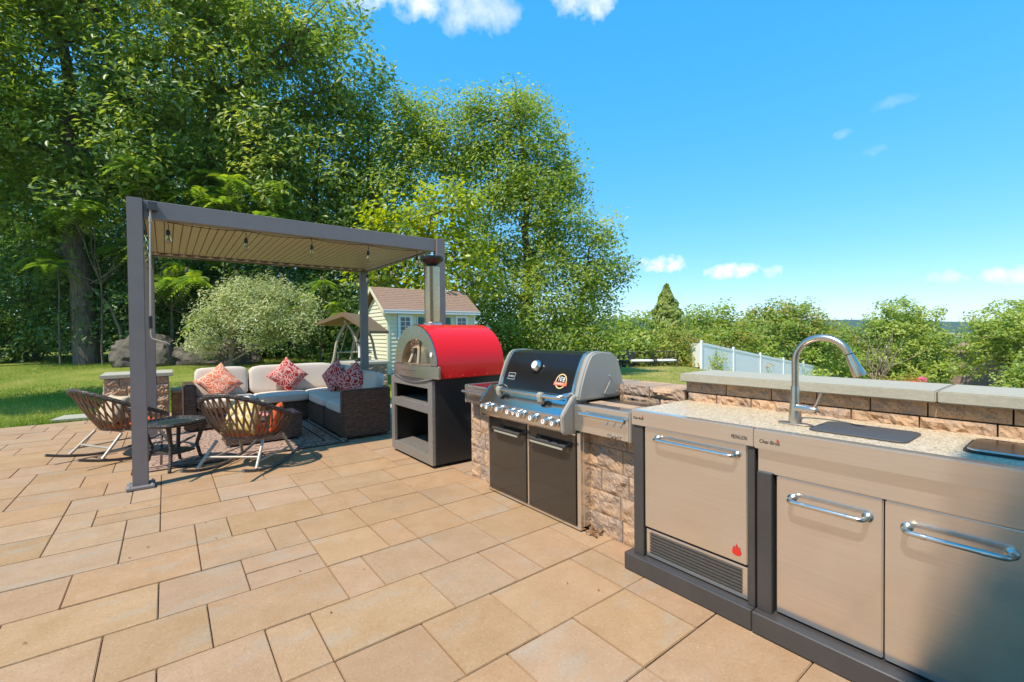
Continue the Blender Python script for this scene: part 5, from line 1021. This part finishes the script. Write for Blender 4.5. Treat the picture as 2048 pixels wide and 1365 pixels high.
bush('round_tree', 'big round bright tree right of the faucet', (1805, 46), [(1795, 634, 36, 46), (1832, 642, 36, 46), (1760, 675, 38, 46), (1810, 690, 52, 46), (1855, 690, 36, 46), (1790, 730, 40, 45), (1840, 740, 40, 45), (1745, 710, 26, 46)], .32, 'green_leaf', GT, 'tree', tr=.2, ctint=.1)
bush('dark_tree', 'darker trees filling the gap before the far hill', (1895, 75), [(1885, 700, 32, 75), (1915, 715, 34, 75), (1870, 735, 34, 72), (1920, 745, 30, 70), (1700, 690, 30, 80), (1905, 690, 20, 80)], .5, 'dark_leaf', GT, 'tree', ctint=.25)
bush('round_tree', 'bright leafy tree at the right edge before the brick house', (2010, 43), [(2005, 645, 40, 43), (1980, 672, 36, 43), (2045, 655, 44, 43), (2015, 690, 30, 43), (1955, 700, 24, 43), (1945, 735, 22, 43.5), (2070, 700, 50, 43), (2100, 650, 60, 44), (2040, 720, 26, 43)], .32, 'green_leaf', GT, 'tree', tr=.2, ctint=.08, single=True)
bush('round_bush', 'rounded green bush at the right edge above the wall cap', (2035, 31), [(2038, 758, 26, 31), (2064, 740, 34, 31), (2080, 770, 30, 30)], .24, 'green_leaf', None)
bush('flower_bed', 'low planting with reddish leaves at the lawn edge by the toy', (1800, 40), [(1760, 762, 10, 40), (1800, 764, 10, 40), (1830, 762, 9, 41)], .2, 'hedge_leaf', None, ctint=.35)
tw = MB(); tb = V(33.2, 41); 
for k in range(26):
    e = Vector((tb.x, tb.y, -1.6)) + Vector((random.gauss(0, 1.3), random.gauss(0, 1.3), random.uniform(.8, 3.6))); limb(tw, (tb.x + random.gauss(0, .4), tb.y + random.gauss(0, .4), -3.2), e, .04, .012, .4, 5)
tag(tw.build('dead_shrub', M['pale_bark'], smooth=60), 'leafless grey-brown shrub at the foot of the big round tree', 'shrub')
# woods that close the view behind the single trees
def woodland(name, label, lobes, leaf, lm, per, spread, dens, ctint):
    bl = [blob_at(*l) for l in lobes]; cs, nn, tt = crown_pts(bl, dens, leaf, .6, per, spread, .3); k = cs[:, 2] > gz(cs[:, 0], cs[:, 1]); tag(link(name, leaf_mesh(name, cs[k], nn[k], leaf * rng.uniform(.6, 1.3, int(k.sum())), .6, tt[k] + ctint), M[lm]), label, 'woodland', kind='stuff')
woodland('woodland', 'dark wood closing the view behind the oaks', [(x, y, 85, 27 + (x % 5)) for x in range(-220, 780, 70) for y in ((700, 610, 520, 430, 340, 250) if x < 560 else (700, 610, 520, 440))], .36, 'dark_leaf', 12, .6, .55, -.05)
woodland('far_woodland', 'belt of distant trees in front of the far hill', [(x, 680 + (x * 7 % 11), 17 + x % 6, 150 + (x * 13 % 60)) for x in range(1225, 2300, 22)], 1.5, 'dark_leaf', 10, 1.6, .8, .15)
# dead leaves blown against the wall foot
lp = MB()
for k in range(26):
    x, y = 2.262 + random.uniform(-.05, .03), random.uniform(1.98, 2.14); s = random.uniform(.012, .026); m_ = Matrix.Translation((x, y, .012 + random.uniform(0, .02))) @ Matrix.Rotation(random.uniform(0, 6), 4, 'Z') @ Matrix.Rotation(random.gauss(0, .6), 4, 'X'); lp.add([m_ @ Vector(p) for p in ((-s, 0, 0), (0, s * .5, .004), (s, 0, 0), (0, -s * .5, .004))], [(0, 1, 2, 3)])
tag(lp.build('leaf_litter', M['dry_leaf']), 'dry leaves gathered in the gap right of the grill', 'leaves', kind='stuff')
lp = MB()
for k in range(90):
    x, y = random.uniform(-1.5, 2.0), random.uniform(1.2, 8.5); s = random.uniform(.004, .012); m_ = Matrix.Translation((x, y, .004)) @ Matrix.Rotation(random.uniform(0, 6), 4, 'Z'); lp.add([m_ @ Vector(p) for p in ((-s, 0, 0), (0, s * .4, .004), (s, 0, .001), (0, -s * .4, .003))], [(0, 1, 2, 3)])
tag(lp.build('leaf_specks', M['dry_leaf']), 'tiny dry leaf specks scattered over the patio pavers', 'leaves', kind='stuff')

HAZE = 0.00017
# air between here and the far hill
hz = bpy.data.materials.new('haze'); hz.use_nodes = True; hg = G(hz.node_tree); hz.node_tree.nodes.clear()
pv = hg('ShaderNodeVolumePrincipled', i={'Color': (.78, .88, 1.0, 1), 'Density': HAZE, 'Anisotropy': 0.2}); hg('ShaderNodeOutputMaterial', i={'Volume': pv.outputs[0]})
tag(MB().box(-3400, 3400, -3400, 3400, -60, 75).build('haze', hz), 'thin summer haze lying over the far hill', 'haze', kind='stuff')
